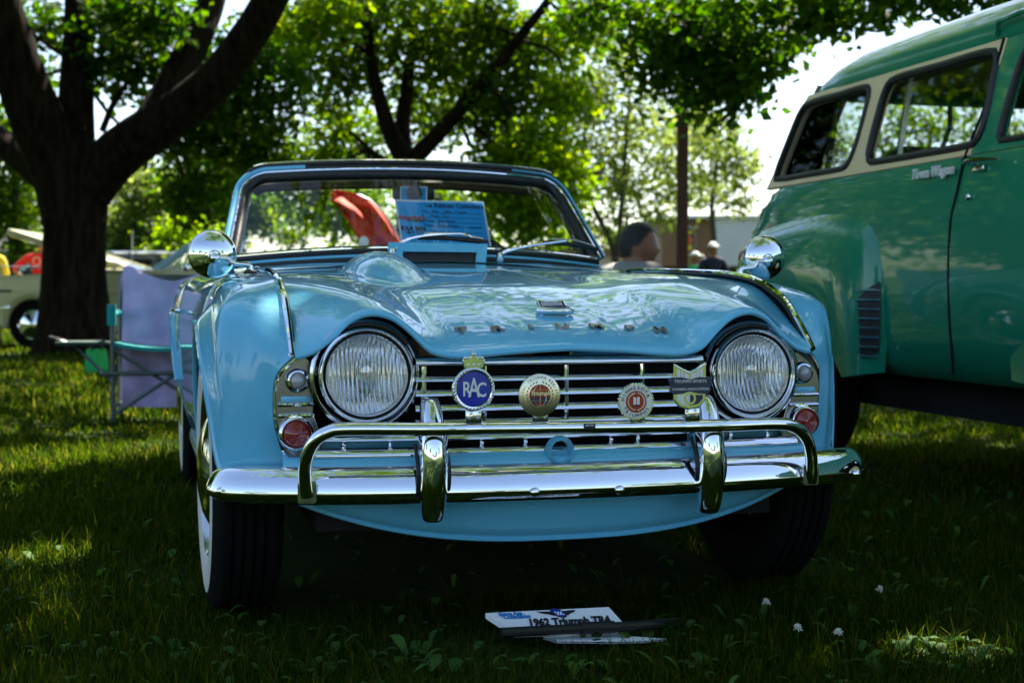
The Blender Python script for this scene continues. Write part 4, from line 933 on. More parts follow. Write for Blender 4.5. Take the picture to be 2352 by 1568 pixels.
plate('sign_mark', [[(-.3, .05), (0, .2), (.3, .05), (.2, -.1), (-.2, -.1)]], .004, sc2 @ T(0, 0, .06), 'sign_orange', sg_)
plate('sign_mark', [[(-.2, .22), (.2, .22), (.1, .34), (-.1, .34)]], .004, sc2 @ T(0, 0, .06), 'sign_yellow', sg_)
plate('sign_mark', [[(-.25, -.14), (.25, -.14), (.1, -.34), (-.1, -.34)]], .004, sc2 @ T(0, 0, .06), 'sign_yellow', sg_)
g0 = bw(1450, 610, 52.); 
lw_ = empty('low_building', (g0[0], 52., 0), 0, 'low pale cream building beyond the seated man', 'building')
MB().box((-1.0, 2, 1.1), (9.0, 4, 2.2), bev=.03).build('wall', 'white_wall', lw_, smooth=False)
MB().box((-1.0, 1.9, 2.28), (9.5, 4.6, .16)).build('roof', 'tan_wall', lw_, smooth=False)
for x in (-3.5, -1.5, .5, 2.4): MB().box((x, -.01, 1.2), (1.0, .05, .9)).build('window', 'truck_glass', lw_, smooth=False)
# distant houses closing the left horizon and a hall behind the photographer
for (cx_, cy_, w_, h_, lab) in ((-30, 75, 16, 4.2, 'long pale house far off beyond the parked cars'), (8, -46, 26, 4.0, 'long low pale hall behind the photographer')):
    hb_ = empty('far_house', (cx_, cy_, 0), 0, lab, 'building')
    MB().box((0, 0, h_ * .36), (w_, 7, h_ * .72)).build('wall', 'white_wall', hb_, smooth=False)
    MB().add([(-w_ / 2 - .3, -3.9, h_ * .70), (w_ / 2 + .3, -3.9, h_ * .70), (w_ / 2 + .3, 3.9, h_ * .70), (-w_ / 2 - .3, 3.9, h_ * .70), (-w_ / 2 - .3, 0, h_), (w_ / 2 + .3, 0, h_)], [(0, 1, 5, 4), (2, 3, 4, 5), (1, 2, 5), (3, 0, 4)]).build('roof', 'asphalt', hb_, smooth=False)
    for x in np.arange(-w_ / 2 + 2, w_ / 2 - 1, 3.2):
        for sy in (-1, 1): MB().box((x, sy * 3.51, h_ * .38), (1.2, .06, 1.1)).build('window', 'truck_glass', hb_, smooth=False)
# rusty steel post
p0 = wy(1567, 600, 15.)
po = empty('steel_post', (p0[0], 15., 0), R(8), 'slim rust-brown steel post rising into the leaves', 'post')
MB().box((0, 0, 2.4), (.105, .105, 4.8), bev=.008).build('post_shaft', 'rust_steel', po, smooth=False)
MB().box((0, 0, .01), (.22, .22, .03), bev=.004).build('base_plate', 'steel', po, smooth=False)
MB().box((0, 0, 4.81), (.12, .12, .02), bev=.004).build('post_cap', 'rust_steel', po, smooth=False)
# red pennant flag leaning behind the roadster
YF = 9.5
fl = empty('red_flag', tuple(np.r_[wy(1010, 700, YF)[:2], 0]), 0, 'red cloth flag with small white patch leaning behind the windscreen', 'flag')
fo_ = np.array(fl.location)
L_ = [(757, 462), (768, 470), (790, 500), (815, 540), (840, 575), (870, 620), (905, 690)]; R_ = [(763, 437), (815, 448), (858, 468), (885, 500), (912, 545), (940, 600), (985, 690)]
LL = crs(np.array([wy(*p, YF) for p in L_]), 40); RR = crs(np.array([wy(*p, YF + .12) for p in R_]), 40)
Gf = []
for i in range(40):
    Gf.append([LL[i] * (1 - u) + RR[i] * u + np.array([0, .05 * math.sin(u * 9 + i * .16) + .03 * math.sin(u * 17 - i * .3), .012 * math.sin(u * 13 + i * .2)]) - fo_ for u in np.linspace(0, 1, 24)])
MB().grid(np.array(Gf)).build('flag_cloth', 'red_cloth', fl)
pt = wy(836, 556, YF - .06) - fo_; MB().sphere(tuple(pt), (.034, .008, .040), None, 16, 8).build('flag_patch', 'paper_white', fl)
tip = RR[0] - fo_; MB().tube(crs([(.10, .10, 0), (.0, .1, .35), RR[24] - fo_ + [0, .07, 0], RR[10] - fo_ + [0, .07, 0], tip + [0, .07, 0]], 30), .012, 8).build('flag_pole', 'steel', fl)
MB().lathe([(.0001, .06), (.05, .05), (.18, .02), (.20, 0), (.0001, 0)], 20, T(.10, .10, 0)).build('flag_base', 'black_plastic', fl)
# small red and yellow awning stall
aw = empty('awning_stall', tuple(np.r_[wy(1488, 610, 38.)[:2], 0]), 0, 'small red stall with yellow awning in the distance', 'stall')
MB().box((0, 0, .55), (1.1, .9, 1.1), bev=.03).build('counter', 'red_cloth', aw, smooth=False)
MB().add([(-.6, -.6, 1.22), (.6, -.6, 1.22), (.5, .5, 1.42), (-.5, .5, 1.42), (-.6, -.6, 1.16), (.6, -.6, 1.16)], [(0, 1, 2, 3), (4, 5, 1, 0)]).build('awning', 'sign_yellow', aw, smooth=False)
for x in (-.55, .55): MB().tube([(x, -.5, 0), (x, -.5, 1.22)], .02, 6).build('awning_leg', 'steel', aw)
# ================================================================== camping chair with towel, sign on the grass
mat('lavender_towel', (.42, .35, .60), .9, sheen=.3, noise=.08, nscale=6, bump=.9, bscale=9)
mat('teal_fabric', (.0, .22, .22), .8); mat('grey_tube', (.09, .11, .12), .35, metal=.6); mat('dark_green_fabric', (.02, .045, .035), .8)
mat('grey_shirt', (.22, .215, .21), .85, bump=.1, bscale=30); mat('green_shirt', (.02, .36, .09), .85); mat('navy_shirt', (.010, .012, .035), .85); mat('red_shirt', (.48, .012, .02), .85)
mat('yellow_shirt', (.6, .45, .02), .85); mat('teal_shirt', (.01, .05, .06), .85); mat('denim', (.03, .05, .10), .85); mat('khaki', (.22, .17, .10), .85)
mat('skin', (.27, .12, .07), .5, noise=.05); mat('dark_hair', (.008, .006, .005), .5, bump=.5, bscale=90); mat('fair_hair', (.35, .24, .08), .6); mat('cap_white', (.65, .65, .6), .8); mat('cap_blue', (.30, .40, .62), .8)
mat('shoe', (.03, .03, .03), .6)
def camp_chair(loc, rz, label, tray, seatm):
    o = empty('camping_chair', loc, rz, label, 'chair')
    for x in (-.29, .29):
        MB().tube([(x, .20, 0), (x, .21, .45), (x, .27, .88)], .014, 8).build('back_post', 'grey_tube', o)
        MB().tube([(x, -.22, 0), (x, -.22, .64)], .014, 8).build('front_post', 'grey_tube', o)
        MB().tube([(x, -.24, .645), (x, .23, .645)], .022, 8).build('arm_rest', seatm, o)
        MB().tube([(x, -.22, .10), (x, .20, .10)], .011, 8).build('side_rail', 'grey_tube', o)
        MB().tube([(x, -.22, .44), (x, .20, .44)], .011, 8).build('side_rail', 'grey_tube', o)
    for y in (-.22, .20):
        MB().tube([(-.29, y, .06), (.29, y, .44)], .011, 8).build('cross_brace', 'grey_tube', o)
        MB().tube([(.29, y + .012, .06), (-.29, y + .012, .44)], .011, 8).build('cross_brace', 'grey_tube', o)
    MB().tube([(-.36, -.235, .30), (.29, -.235, .30)], .013, 8).build('front_rail', 'grey_tube', o)
    sg = np.array([[(x, y, .46 - .035 * (1 - (x / .28) ** 2) + th) for x in np.linspace(-.28, .28, 12)] for y, th in ((-.23, 0), (-.23, .022), (0, .016), (.20, .02))])
    MB().grid(sg).build('seat', seatm, o)
    bg_ = np.array([[(x, .215 + .065 * (z - .45) / .43 + .03 * (1 - (x / .28) ** 2), z) for x in np.linspace(-.285, .285, 12)] for z in (.50, .70, .88)])
    MB().grid(bg_).build('backrest', 'dark_green_fabric', o)
    if tray:
        MB().tube([(-.29, -.25, .70), (-.29, -.25, .58)], .026, 10).build('arm_pad', seatm, o)
        MB().box((-.46, -.10, .475), (.30, .28, .022), bev=.008).build('side_tray', 'dark_green_fabric', o)
        MB().tube([(-.50 - .065 * math.cos(a) - .09, -.10 + .065 * math.sin(a), .49 + .02 * math.cos(a)) for a in np.linspace(0, 2 * math.pi, 20, endpoint=False)], .009, 8, closed=True).build('cup_ring', 'black_plastic', o)
        MB().tube([(-.52, -.12, .465), (-.29, -.22, .25)], .010, 8).build('tray_strut', 'grey_tube', o)
    return o
cl = ground(365, 974)
ch1 = camp_chair((cl[0], cl[1] + .2, 0), R(10), 'teal camping chair with fold-out side tray standing by the tree', True, 'teal_fabric')
tow = []
for v in np.linspace(0, 1, 26):
    row = []
    for u in np.linspace(-.275, .36, 26):
        if v < .5: z = .895 - .42 * (v / .5); y = .235 + .055 * (z - .45) / .43 - .02
        else: z = .475 - .40 * ((v - .5) / .5); y = .215 - .16 * max(0, 1 - (v - .5) / .08) * 0 - .0
        if v > .5: y = .17 - .42 * 0
        w = .020 * math.sin(u * 22 + 5 * v) + .016 * math.sin(u * 37 - 9 * v) + .010 * math.sin(u * 15 + v * 31) + .035 * math.sin(v * 5) * math.sin(u * 9 + 1)
        zz = z + .04 * math.exp(-((u + .24) / .07) ** 2) * (v < .12) - (.055 * math.exp(-((u - .02) / .14) ** 2)) * (1 - v) ** 3
        row.append((u, y + w - .032, zz))
    tow.append(row)
tw_ = MB().grid(np.array(tow)); to = tw_.build('towel', 'lavender_towel'); to.location = ch1.location; to.rotation_euler = ch1.rotation_euler
tag(to, 'lavender towel draped over the teal camping chair', 'towel')
bgb = ground(222, 862); bo = empty('shopping_bag', (bgb[0], bgb[1], 0), R(20), 'green and dark tote bag on the grass beside the camping chair', 'bag')
bgv = []
for z, s in ((0, .6), (.02, .64), (.14, .6), (.24, .52)):
    bgv.append([(.15 * s * math.cos(a) * (1 + .15 * math.cos(4 * a)), .08 * s * math.sin(a) * (1 + .15 * math.cos(4 * a)), z + .012 * math.sin(3 * a)) for a in np.linspace(0, 2 * math.pi, 24, endpoint=False)])
MB().grid(np.array(bgv), closev=True).build('bag_body', 'green_shirt', bo)
for y in (-.06, .06): MB().tube(crs([(-.05, y * .6, .23), (-.04, y * .6, .32), (.04, y * .6, .32), (.05, y * .6, .23)], 12), .008, 6).build('bag_handle', 'black_plastic', bo)

# sign board lying in the grass
TL, TR_, BR, BL = ground(1115, 1407, .062), ground(1398, 1393, .064), ground(1441, 1440, .034), ground(1180, 1450, .034)
sb = empty('info_sign', (BL[0] * .5 + BR[0] * .5, BL[1] * .5 + BR[1] * .5, 0), 0, 'white printed sign board with black bar lying in the grass', 'sign'); so = np.array(sb.location)
def SP(u, v, h=0.): return (BL * (1 - u) + BR * u) * (1 - v) + (TL * (1 - u) + TR_ * u) * v - so + np.array([0, 0, h])
MB().add([SP(0, 0), SP(1, 0), SP(1, 1), SP(0, 1), SP(0, 0, -.012), SP(1, 0, -.012), SP(1, 1, -.012), SP(0, 1, -.012)], [(0, 1, 2, 3), (4, 7, 6, 5), (0, 4, 5, 1), (1, 5, 6, 2), (2, 6, 7, 3), (3, 7, 4, 0)]).build('sign_panel', 'paper_white', sb, smooth=False)
def stxt(s_, u, v, size, m, **k2_):
    p = SP(u, v, .002); xa = Vector(SP(u + .1, v) - SP(u - .1, v)).normalized(); ya = Vector(SP(u, v + .1) - SP(u, v - .1)).normalized(); n = xa.cross(ya).normalized(); ya = n.cross(xa)
    text('sign_lettering', s_, size, T(*p) @ Matrix((xa, ya, n)).transposed().to_4x4() @ S(1, 1.5, 1), m, sb, ext=.0001, **k2_)
stxt('1962 Triumph TR4', .56, .36, .0235, 'ink', bold=.0012); stxt('Space Age', .17, .86, .0125, 'ink_blue', bold=.0006); stxt('Collectibles', .19, .70, .0125, 'ink_blue', bold=.0006)
p = SP(.55, .79, .002); xa = Vector(SP(.6, .6) - SP(.4, .6)).normalized(); ya = Vector(SP(.5, .7) - SP(.5, .5)).normalized(); n = xa.cross(ya); LM = T(*p) @ Matrix((xa, ya, n)).transposed().to_4x4() @ S(.8, 1.15, 1)
plate('sign_emblem', [[(-.055, .008), (-.01, .006), (.01, .006), (.055, .008), (.045, .001), (.03, -.003), (.02, -.009), (-.02, -.009), (-.03, -.003), (-.045, .001)]], .0002, LM, 'ink', sb)
plate('sign_emblem', [circ(.0175, 24)], .0004, LM @ T(0, 0, .0002), 'ink', sb); plate('sign_emblem', [circ(.0145, 24)], .0004, LM @ T(0, 0, .0006), 'enamel_blue', sb)
for i in range(5):
    for j in range(3):
        if (i + j) % 2 == 0: plate('sign_emblem', [[(-.01 + i * .004, -.009 + j * .004), (-.006 + i * .004, -.009 + j * .004), (-.006 + i * .004, -.005 + j * .004), (-.01 + i * .004, -.005 + j * .004)]], .0003, LM @ T(0, 0, .0012), 'white_paint', sb)
P0, P1, P2, P3 = [ground(*q, .042) - so for q in ((1150, 1452), (1330, 1443), (1400, 1440), (1500, 1433))]
MB().tube(crs([P0, P1, P2, P3, ground(1560, 1428, .02) - so], 30), .0135, 10, flat=(.8, 1.2)).build('sign_bar', 'black_plastic', sb)
MB().tube([P1 + [.004, 0, .001], P2 + [.01, 0, .001]], .017, 10, flat=(.8, 1.2)).build('bar_collar', 'black_plastic', sb)
fp = [ground(*q, .022) - so for q in ((1245, 1462), (1340, 1455), (1410, 1453), (1450, 1460), (1535, 1466), (1470, 1472), (1390, 1473), (1280, 1472))]
MB().add(fp + [p_ - [0, 0, .004] for p_ in fp], [tuple(range(8))[::-1], tuple(range(8, 16))]).build('sign_lower_flap', 'paper_white', sb, smooth=False)

# ================================================================== people
def head_mesh(c, yaw, s=1.0):
    """ellipsoid head with brow, nose, chin, ears; faces -Y before yaw"""
    V = []; nu, nv = 28, 22
    for j in range(nv + 1):
        ph = math.pi * j / nv
        for i in range(nu):
            th = 2 * math.pi * i / nu
            x, y, z = math.sin(ph) * math.sin(th), -math.sin(ph) * math.cos(th), math.cos(ph)
            rx_, ry_, rz_ = .075, .098, .115
            if z < 0: rx_ *= 1 - .18 * z * z; 
            p = np.array([x * rx_, y * ry_, z * rz_])
            if y < 0: p[1] += .012 * (z > .45) * (z - .45)
            f = max(0, -y) ** 6 * math.exp(-(x / .22) ** 2)
            p[1] -= .030 * f * math.exp(-((z + .16) / .13) ** 2)          # nose
            p[1] -= .010 * f * math.exp(-((z + .55) / .09) ** 2)          # lips
            p[1] -= .016 * max(0, -y) ** 3 * math.exp(-((z + .82) / .16) ** 2)   # chin
            p[1] += .007 * max(0, -y) ** 5 * math.exp(-((abs(x) - .42) / .2) ** 2) * math.exp(-((z - .08) / .12) ** 2)   # eye sockets
            p[0] += np.sign(x) * .016 * math.exp(-((y - .05) / .16) ** 2) * math.exp(-((z + .05) / .24) ** 2) * (abs(x) > .6)   # ears
            V.append(p)
    Fc = [(j * nu + i, j * nu + (i + 1) % nu, (j + 1) * nu + (i + 1) % nu, (j + 1) * nu + i) for j in range(nv) for i in range(nu)]
    M = T(*c) @ RZ(yaw) @ S(s, s, s)
    return [tuple(M @ Vector(p)) for p in V], Fc
def person(label, loc, rz, J, links, head_c, head_yaw, shirt, trousers, hairm=None, capm=None, sleeve=.30, waist=.98, group=None, long_hair=False):
    """J: joint name -> (xyz, radius); body grown as one skin and remeshed with the head"""
    root = empty('person', loc, rz, label, 'person', group)
    names = list(J); me = bpy.data.meshes.new('b'); me.from_pydata([J[n][0] for n in names], [(names.index(a), names.index(b)) for a, b in links], [])
    ob = bpy.data.objects.new('b', me); COL.objects.link(ob)
    ob.modifiers.new('s', 'SKIN')
    for i, n in enumerate(names):
        sv = me.skin_vertices[0].data[i]; r = J[n][1]; sv.radius = r if isinstance(r, tuple) else (r, r); sv.use_root = (n == 'pelvis')
    ob.modifiers.new('u', 'SUBSURF').levels = 1
    dg = bpy.context.evaluated_depsgraph_get(); m1 = bpy.data.meshes.new_from_object(ob.evaluated_get(dg)); bpy.data.objects.remove(ob)
    V = [v.co[:] for v in m1.vertices]; Fc = [tuple(p.vertices) for p in m1.polygons]; b = len(V)
    hv, hf = head_mesh(head_c, head_yaw); V += hv; Fc += [tuple(b + i for i in f) for f in hf]
    m2 = bpy.data.meshes.new('b2'); m2.from_pydata(V, [], Fc); o2 = bpy.data.objects.new('b2', m2); COL.objects.link(o2)
    rm_ = o2.modifiers.new('r', 'REMESH'); rm_.mode = 'VOXEL'; rm_.voxel_size = .014
    sm = o2.modifiers.new('sm', 'SMOOTH'); sm.iterations = 2
    dg = bpy.context.evaluated_depsgraph_get(); m3 = bpy.data.meshes.new_from_object(o2.evaluated_get(dg)); bpy.data.objects.remove(o2)
    body = _finish(m3, 'body', 'skin', root, True)
    co = np.array([v.co[:] for v in m3.vertices]); no = np.array([v.normal[:] for v in m3.vertices])
    # nearest joint segment decides what covers a spot
    seg = {}; pts = []
    for a, b_ in links: pts.append((np.array(J[a][0]), np.array(J[b_][0]), a, b_))
    D = []
    for A_, B_, *_ in pts:
        ab = B_ - A_; t = np.clip(((co - A_) @ ab) / (ab @ ab), 0, 1); D.append(np.linalg.norm(co - (A_ + t[:, None] * ab), axis=1))
    near = np.argmin(np.array(D), 0)
    def cls(a, b_):
        s_ = a + b_
        if 'head' in s_: return 'head'
        if 'knee' in s_ or 'hip' in s_ or 'ankle' in s_: return 'leg' if 'toe' not in s_ else 'foot'
        if 'elbow' in s_ and 'sh' in s_: return 'sleeve'
        if 'wrist' in s_ or 'hand' in s_ or 'fing' in s_: return 'arm'
        return 'torso'
    kinds = np.array([cls(a, b_) for _, _, a, b_ in pts])[near]
    hc = np.array(head_c); hr = (co - hc); ca_, sa_ = math.cos(-head_yaw), math.sin(-head_yaw)
    hl_ = np.c_[hr[:, 0] * ca_ - hr[:, 1] * sa_, hr[:, 0] * sa_ + hr[:, 1] * ca_, hr[:, 2]]
    inhead = np.linalg.norm(hl_ / [.11, .14, .135], axis=1) < 1
    def cover(name, mask, off, m):
        idx = np.where(mask)[0]; mp = -np.ones(len(co), int); mp[idx] = np.arange(len(idx))
        fs = [tuple(mp[list(p.vertices)]) for p in m3.polygons if all(mask[i] for i in p.vertices)]
        if not fs: return
        mb = MB(); mb.add(co[idx] + no[idx] * off, fs); return mb.build(name, m, body, angle=80)
    cover('shirt', (((kinds == 'torso') | (kinds == 'sleeve')) & ~inhead), .010, shirt)
    cover('trousers', (kinds == 'leg'), .010, trousers)
    cover('shoes', (kinds == 'foot'), .010, 'shoe')
    if hairm:
        hm = inhead & (((hl_[:, 2] + 1.15 * hl_[:, 1] > .012) & (hl_[:, 2] > .0)) | ((hl_[:, 2] > .066) & (hl_[:, 1] > -.085)) | ((hl_[:, 1] + .25 * hl_[:, 2] > .036) & (hl_[:, 2] > -.060)))
        cover('hair', hm, .011, hairm)
        if long_hair:
            MB().tube(crs([hc + [0, .075, .02], hc + [-.03, .10, -.10], hc + [-.05, .09, -.24]], 12), list(np.linspace(.05, .02, 12)), 10).build('pony_tail', hairm, body)
    if capm:
        hm = inhead & (hl_[:, 2] > .035); cp_ = cover('cap', hm, .020, capm)
        Mh = T(*head_c) @ RZ(head_yaw)
        MB().sphere((0, -.115, .045), (.075, .085, .012), Mh, 16, 8).build('cap_peak', capm, body)
    return root
def standing(elbowL=None, wristL=None, elbowR=None, wristR=None, lean=0.):
    J = dict(pelvis=((0, 0, .95), (.15, .11)), waist=((0, lean * .3, 1.10), (.14, .10)), chest=((0, lean * .8, 1.32), (.165, .115)), neck=((0, lean, 1.47), .058), head=((0, lean * 1.1, 1.56), .055),
             hipL=((.10, 0, .88), .10), kneeL=((.11, 0, .50), .065), ankleL=((.12, .02, .08), .045), toeL=((.13, -.14, .04), .04), hipR=((-.10, 0, .88), .10), kneeR=((-.11, 0, .50), .065), ankleR=((-.12, .02, .08), .045), toeR=((-.13, -.14, .04), .04),
             shL=((.20, lean * .9, 1.41), .065), elbowL=(elbowL or (.27, .03, 1.13), .046), wristL=(wristL or (.27, -.04, .88), .032), handL=(tuple(np.array(wristL or (.27, -.04, .88)) + [0, -.02, -.09]), .034),
             shR=((-.20, lean * .9, 1.41), .065), elbowR=(elbowR or (-.27, .03, 1.13), .046), wristR=(wristR or (-.27, -.04, .88), .032), handR=(tuple(np.array(wristR or (-.27, -.04, .88)) + [0, -.02, -.09]), .034))
    Lk = [('pelvis', 'waist'), ('waist', 'chest'), ('chest', 'neck'), ('neck', 'head'), ('pelvis', 'hipL'), ('hipL', 'kneeL'), ('kneeL', 'ankleL'), ('ankleL', 'toeL'), ('pelvis', 'hipR'), ('hipR', 'kneeR'), ('kneeR', 'ankleR'), ('ankleR', 'toeR'),
          ('chest', 'shL'), ('shL', 'elbowL'), ('elbowL', 'wristL'), ('wristL', 'handL'), ('chest', 'shR'), ('shR', 'elbowR'), ('elbowR', 'wristR'), ('wristR', 'handR')]
    for s_, sg in (('L', 1), ('R', -1)):
        hp = np.array(J['hand' + s_][0])
        for k_, (dx, ln) in enumerate(((-.026, .055), (-.009, .068), (.009, .066), (.024, .052))):
            J['fing%s%d' % (s_, k_)] = (tuple(hp + [dx * .6, -.012 - abs(dx) * .1, -ln]), .0095); Lk.append(('hand' + s_, 'fing%s%d' % (s_, k_)))
        J['fing%sT' % s_] = (tuple(hp + [-sg * .02, -.045, -.01]), .011); Lk.append(('hand' + s_, 'fing%sT' % s_))
    return J, Lk, (0, lean * 1.15 - .015, 1.62)
# man seated beyond the roadster
hp_ = wy(1452, 567, 7.0)
zs = hp_[2] - 1.0
J, Lk, hc = standing()
sit = {'pelvis': (0, .02, .42), 'waist': (0, .04, .60), 'chest': (0, .0, .80), 'neck': (0, -.02, .905), 'head': (0, -.03, .95), 'hipL': (.10, -.06, .42), 'kneeL': (.12, -.46, .46), 'ankleL': (.12, -.46, .09), 'toeL': (.13, -.62, .04),
       'hipR': (-.10, -.06, .42), 'kneeR': (-.12, -.46, .46), 'ankleR': (-.12, -.46, .09), 'toeR': (-.13, -.62, .04), 'shL': (.205, .02, .865), 'elbowL': (.25, -.10, .56), 'wristL': (.17, -.32, .53), 'handL': (.15, -.40, .53),
       'shR': (-.205, .02, .865), 'elbowR': (-.25, -.10, .56), 'wristR': (-.17, -.32, .53), 'handR': (-.15, -.40, .53)}
for k_, v_ in sit.items(): J[k_] = (v_, J[k_][1])
for s_ in 'LR':
    hp2 = np.array(J['hand' + s_][0])
    for k_ in range(4): J['fing%s%d' % (s_, k_)] = (tuple(hp2 + [(-.026 + .017 * k_), -.06, -.012]), .0095)
    J['fing%sT' % s_] = (tuple(hp2 + [(-.045 if s_ == 'L' else .045), -.02, .01]), .011)
man = person('man with short dark hair in a grey T-shirt seated between the two old cars', (hp_[0], 7.0, 0), R(125), J, Lk, (0, -.045, 1.0), R(-32), 'grey_shirt', 'denim', hairm='dark_hair')
camp_chair((hp_[0] - .03, 7.0, -.03), R(125), 'low camping chair under the man in grey', False, 'dark_green_fabric')
def stand(px, ytop, depth, rz, label, shirt, trousers, hairm=None, capm=None, arms={}, lean=0., hy=0., lh=False):
    q = wy(px, ytop, depth); s = q[2] / 1.745
    J, Lk, hc = standing(lean=lean, **arms); r = person(label, (q[0], depth, 0), rz, J, Lk, hc, hy, shirt, trousers, hairm, capm, long_hair=lh); r.scale = (s, s, s); return r
stand(1596, 578, 25.5, R(60), 'woman in bright green top and pale cap walking far off', 'green_shirt', 'khaki', 'fair_hair', 'cap_white', lh=True)
stand(1637, 556, 24.5, R(20), 'man in navy shirt and pale cap far off before the white wall', 'navy_shirt', 'khaki', 'dark_hair', 'cap_white', arms=dict(elbowL=(.30, -.05, 1.15), wristL=(.16, -.26, 1.12)))
rdm = stand(92, 543, 21.4, R(170), 'man in red T-shirt and pale blue cap leaning at the raised bonnet', 'red_shirt', 'denim', 'dark_hair', 'cap_blue', arms=dict(elbowL=(.42, .12, 1.20), wristL=(.25, -.02, 1.02)))
MB().lathe([(.062, .0), (.066, .004), (.070, 0)], 24, T(.0, .118, 1.34) @ RX(R(-90))).build('shirt_print', 'paper_white', rdm)
stand(-24, 545, 20.9, R(185), 'person in yellow shirt at the front of the cream convertible', 'yellow_shirt', 'khaki', 'dark_hair')
stand(52, 585, 22.3, R(150), 'person in dark teal shirt bending over the engine bay', 'teal_shirt', 'denim', 'dark_hair', lean=-.22)
# ================================================================== ground, grass, weeds
def groundmat():
    m = bpy.data.materials.new('lawn_soil'); m.use_nodes = True; MATS['lawn_soil'] = m; nt = m.node_tree; b = nt.nodes['Principled BSDF']; N = nt.nodes.new; L = nt.links.new
    tc = N('ShaderNodeTexCoord'); n = N('ShaderNodeTexNoise'); n.inputs['Scale'].default_value = 1.3; n.inputs['Detail'].default_value = 8
    n2 = N('ShaderNodeTexNoise'); n2.inputs['Scale'].default_value = 30; n2.inputs['Detail'].default_value = 6
    mx = N('ShaderNodeMix'); mx.data_type = 'FLOAT'; mx.inputs[0].default_value = .5
    r = N('ShaderNodeValToRGB'); e = r.color_ramp.elements; e[0].position = .35; e[0].color = (.012, .026, .004, 1); e[1].position = .65; e[1].color = (.034, .055, .008, 1)
    L(tc.outputs['Object'], n.inputs['Vector']); L(tc.outputs['Object'], n2.inputs['Vector']); L(n.outputs['Fac'], mx.inputs[2]); L(n2.outputs['Fac'], mx.inputs[3]); L(mx.outputs[0], r.inputs[0]); L(r.outputs[0], b.inputs['Base Color'])
    b.inputs['Roughness'].default_value = .95; b.inputs['Specular IOR Level'].default_value = .1
groundmat()
gs = np.r_[-1500, -300, -80, -30, np.linspace(-20, 30, 26), 45, 90, 300, 1500]
def gz_(x, y): return .0
Gg = np.array([[(x, y, -.004) for x in gs] for y in gs])
tag(MB().grid(Gg, flip=True).build('lawn', 'lawn_soil'), kind='structure')
leafmat('grass_blade', (.006, .018, .001), (.018, .042, .003), (.068, .068, .013), transl=.62, rough=.8, spec=.03)
leafmat('weed_leaf', (.025, .07, .015), (.045, .11, .02), (.07, .14, .03), transl=.35)
def blades(x, y, h, w, name, lean=.5):
    n = len(x); a = RNG.uniform(0, 2 * math.pi, n); l = h * RNG.uniform(.15, lean * 2, n); ux, uy = np.cos(a), np.sin(a); px_, py_ = -uy, ux
    wv = w * RNG.uniform(.6, 1.3, n)
    b = np.c_[x, y, np.full(n, -.004)]; V = np.zeros((n, 6, 3))
    for k_, (t, ww) in enumerate(((0, 1), (.55, .8), (1, .12))):
        off = l * t ** 1.8; c = b + np.c_[ux * off, uy * off, h * t * (1 - .25 * t * (l / np.maximum(h, 1e-6)))]
        V[:, k_ * 2] = c - np.c_[px_, py_, 0 * px_] * (wv * ww * .5)[:, None]; V[:, k_ * 2 + 1] = c + np.c_[px_, py_, 0 * px_] * (wv * ww * .5)[:, None]
    base = (np.arange(n) * 6)[:, None]; Fq = np.concatenate([base + [0, 1, 3, 2], base + [2, 3, 5, 4]], 1).ravel()
    o = fastmesh(name, V.reshape(-1, 3), Fq, 4, 'grass_blade'); return o
def zone(z0, z1, dens, h, w, margin):
    area = 0; xs_, ys_ = [], []
    n = int(dens * (z1 - z0) * (2 * (.3675 * z1 + margin))); y = RNG.uniform(z0, z1, n); x = RNG.uniform(-1, 1, n) * (.3675 * z1 + margin)
    keep = np.abs(x) < .3675 * y + margin
    # patchy stand: thin out with slow noise
    pat = np.sin(x * 2.1 + 1.3 * np.sin(y * 1.7)) * np.sin(y * 2.6 + x * .9) + .5 * np.sin(x * 7.3 + 2) * np.sin(y * 6.1)
    keep &= RNG.uniform(-1.6, 1., n) < pat + .6
    c = np.array([[_ca, _sa], [-_sa, _ca]]) @ (np.c_[x, y] - CAR).T
    under = (np.abs(c[0]) < .62) & (c[1] > .35) & (c[1] < 3.4); keep &= ~under
    x, y, pat = x[keep], y[keep], pat[keep]; hh = h * RNG.lognormal(0, .35, len(x)) * (1 + .25 * pat)
    return x, y, hh, np.full(len(x), w)
Z = [zone(2.0, 3.6, 19000, .040, .0030, .7), zone(3.6, 5.0, 12000, .038, .0036, .9), zone(5, 8, 5000, .036, .006, 1.4), zone(8, 15, 1300, .04, .011, 2.5), zone(15, 32, 280, .045, .022, 5.)]
gx_, gy_, gh_, gw_ = [np.concatenate([z[i] for z in Z]) for i in range(4)]
def sign_clear():
    cx_, cy2 = so[0], so[1] + .07
    return ((np.abs(gx_ - cx_) < .17) & (np.abs(gy_ - cy2) < .13))
gh_ = np.where(sign_clear(), gh_ * .35, gh_)
tag(blades(gx_, gy_, gh_, gw_, 'grass'), 'short shaded lawn grass with dry stalks', 'grass', kind='stuff')
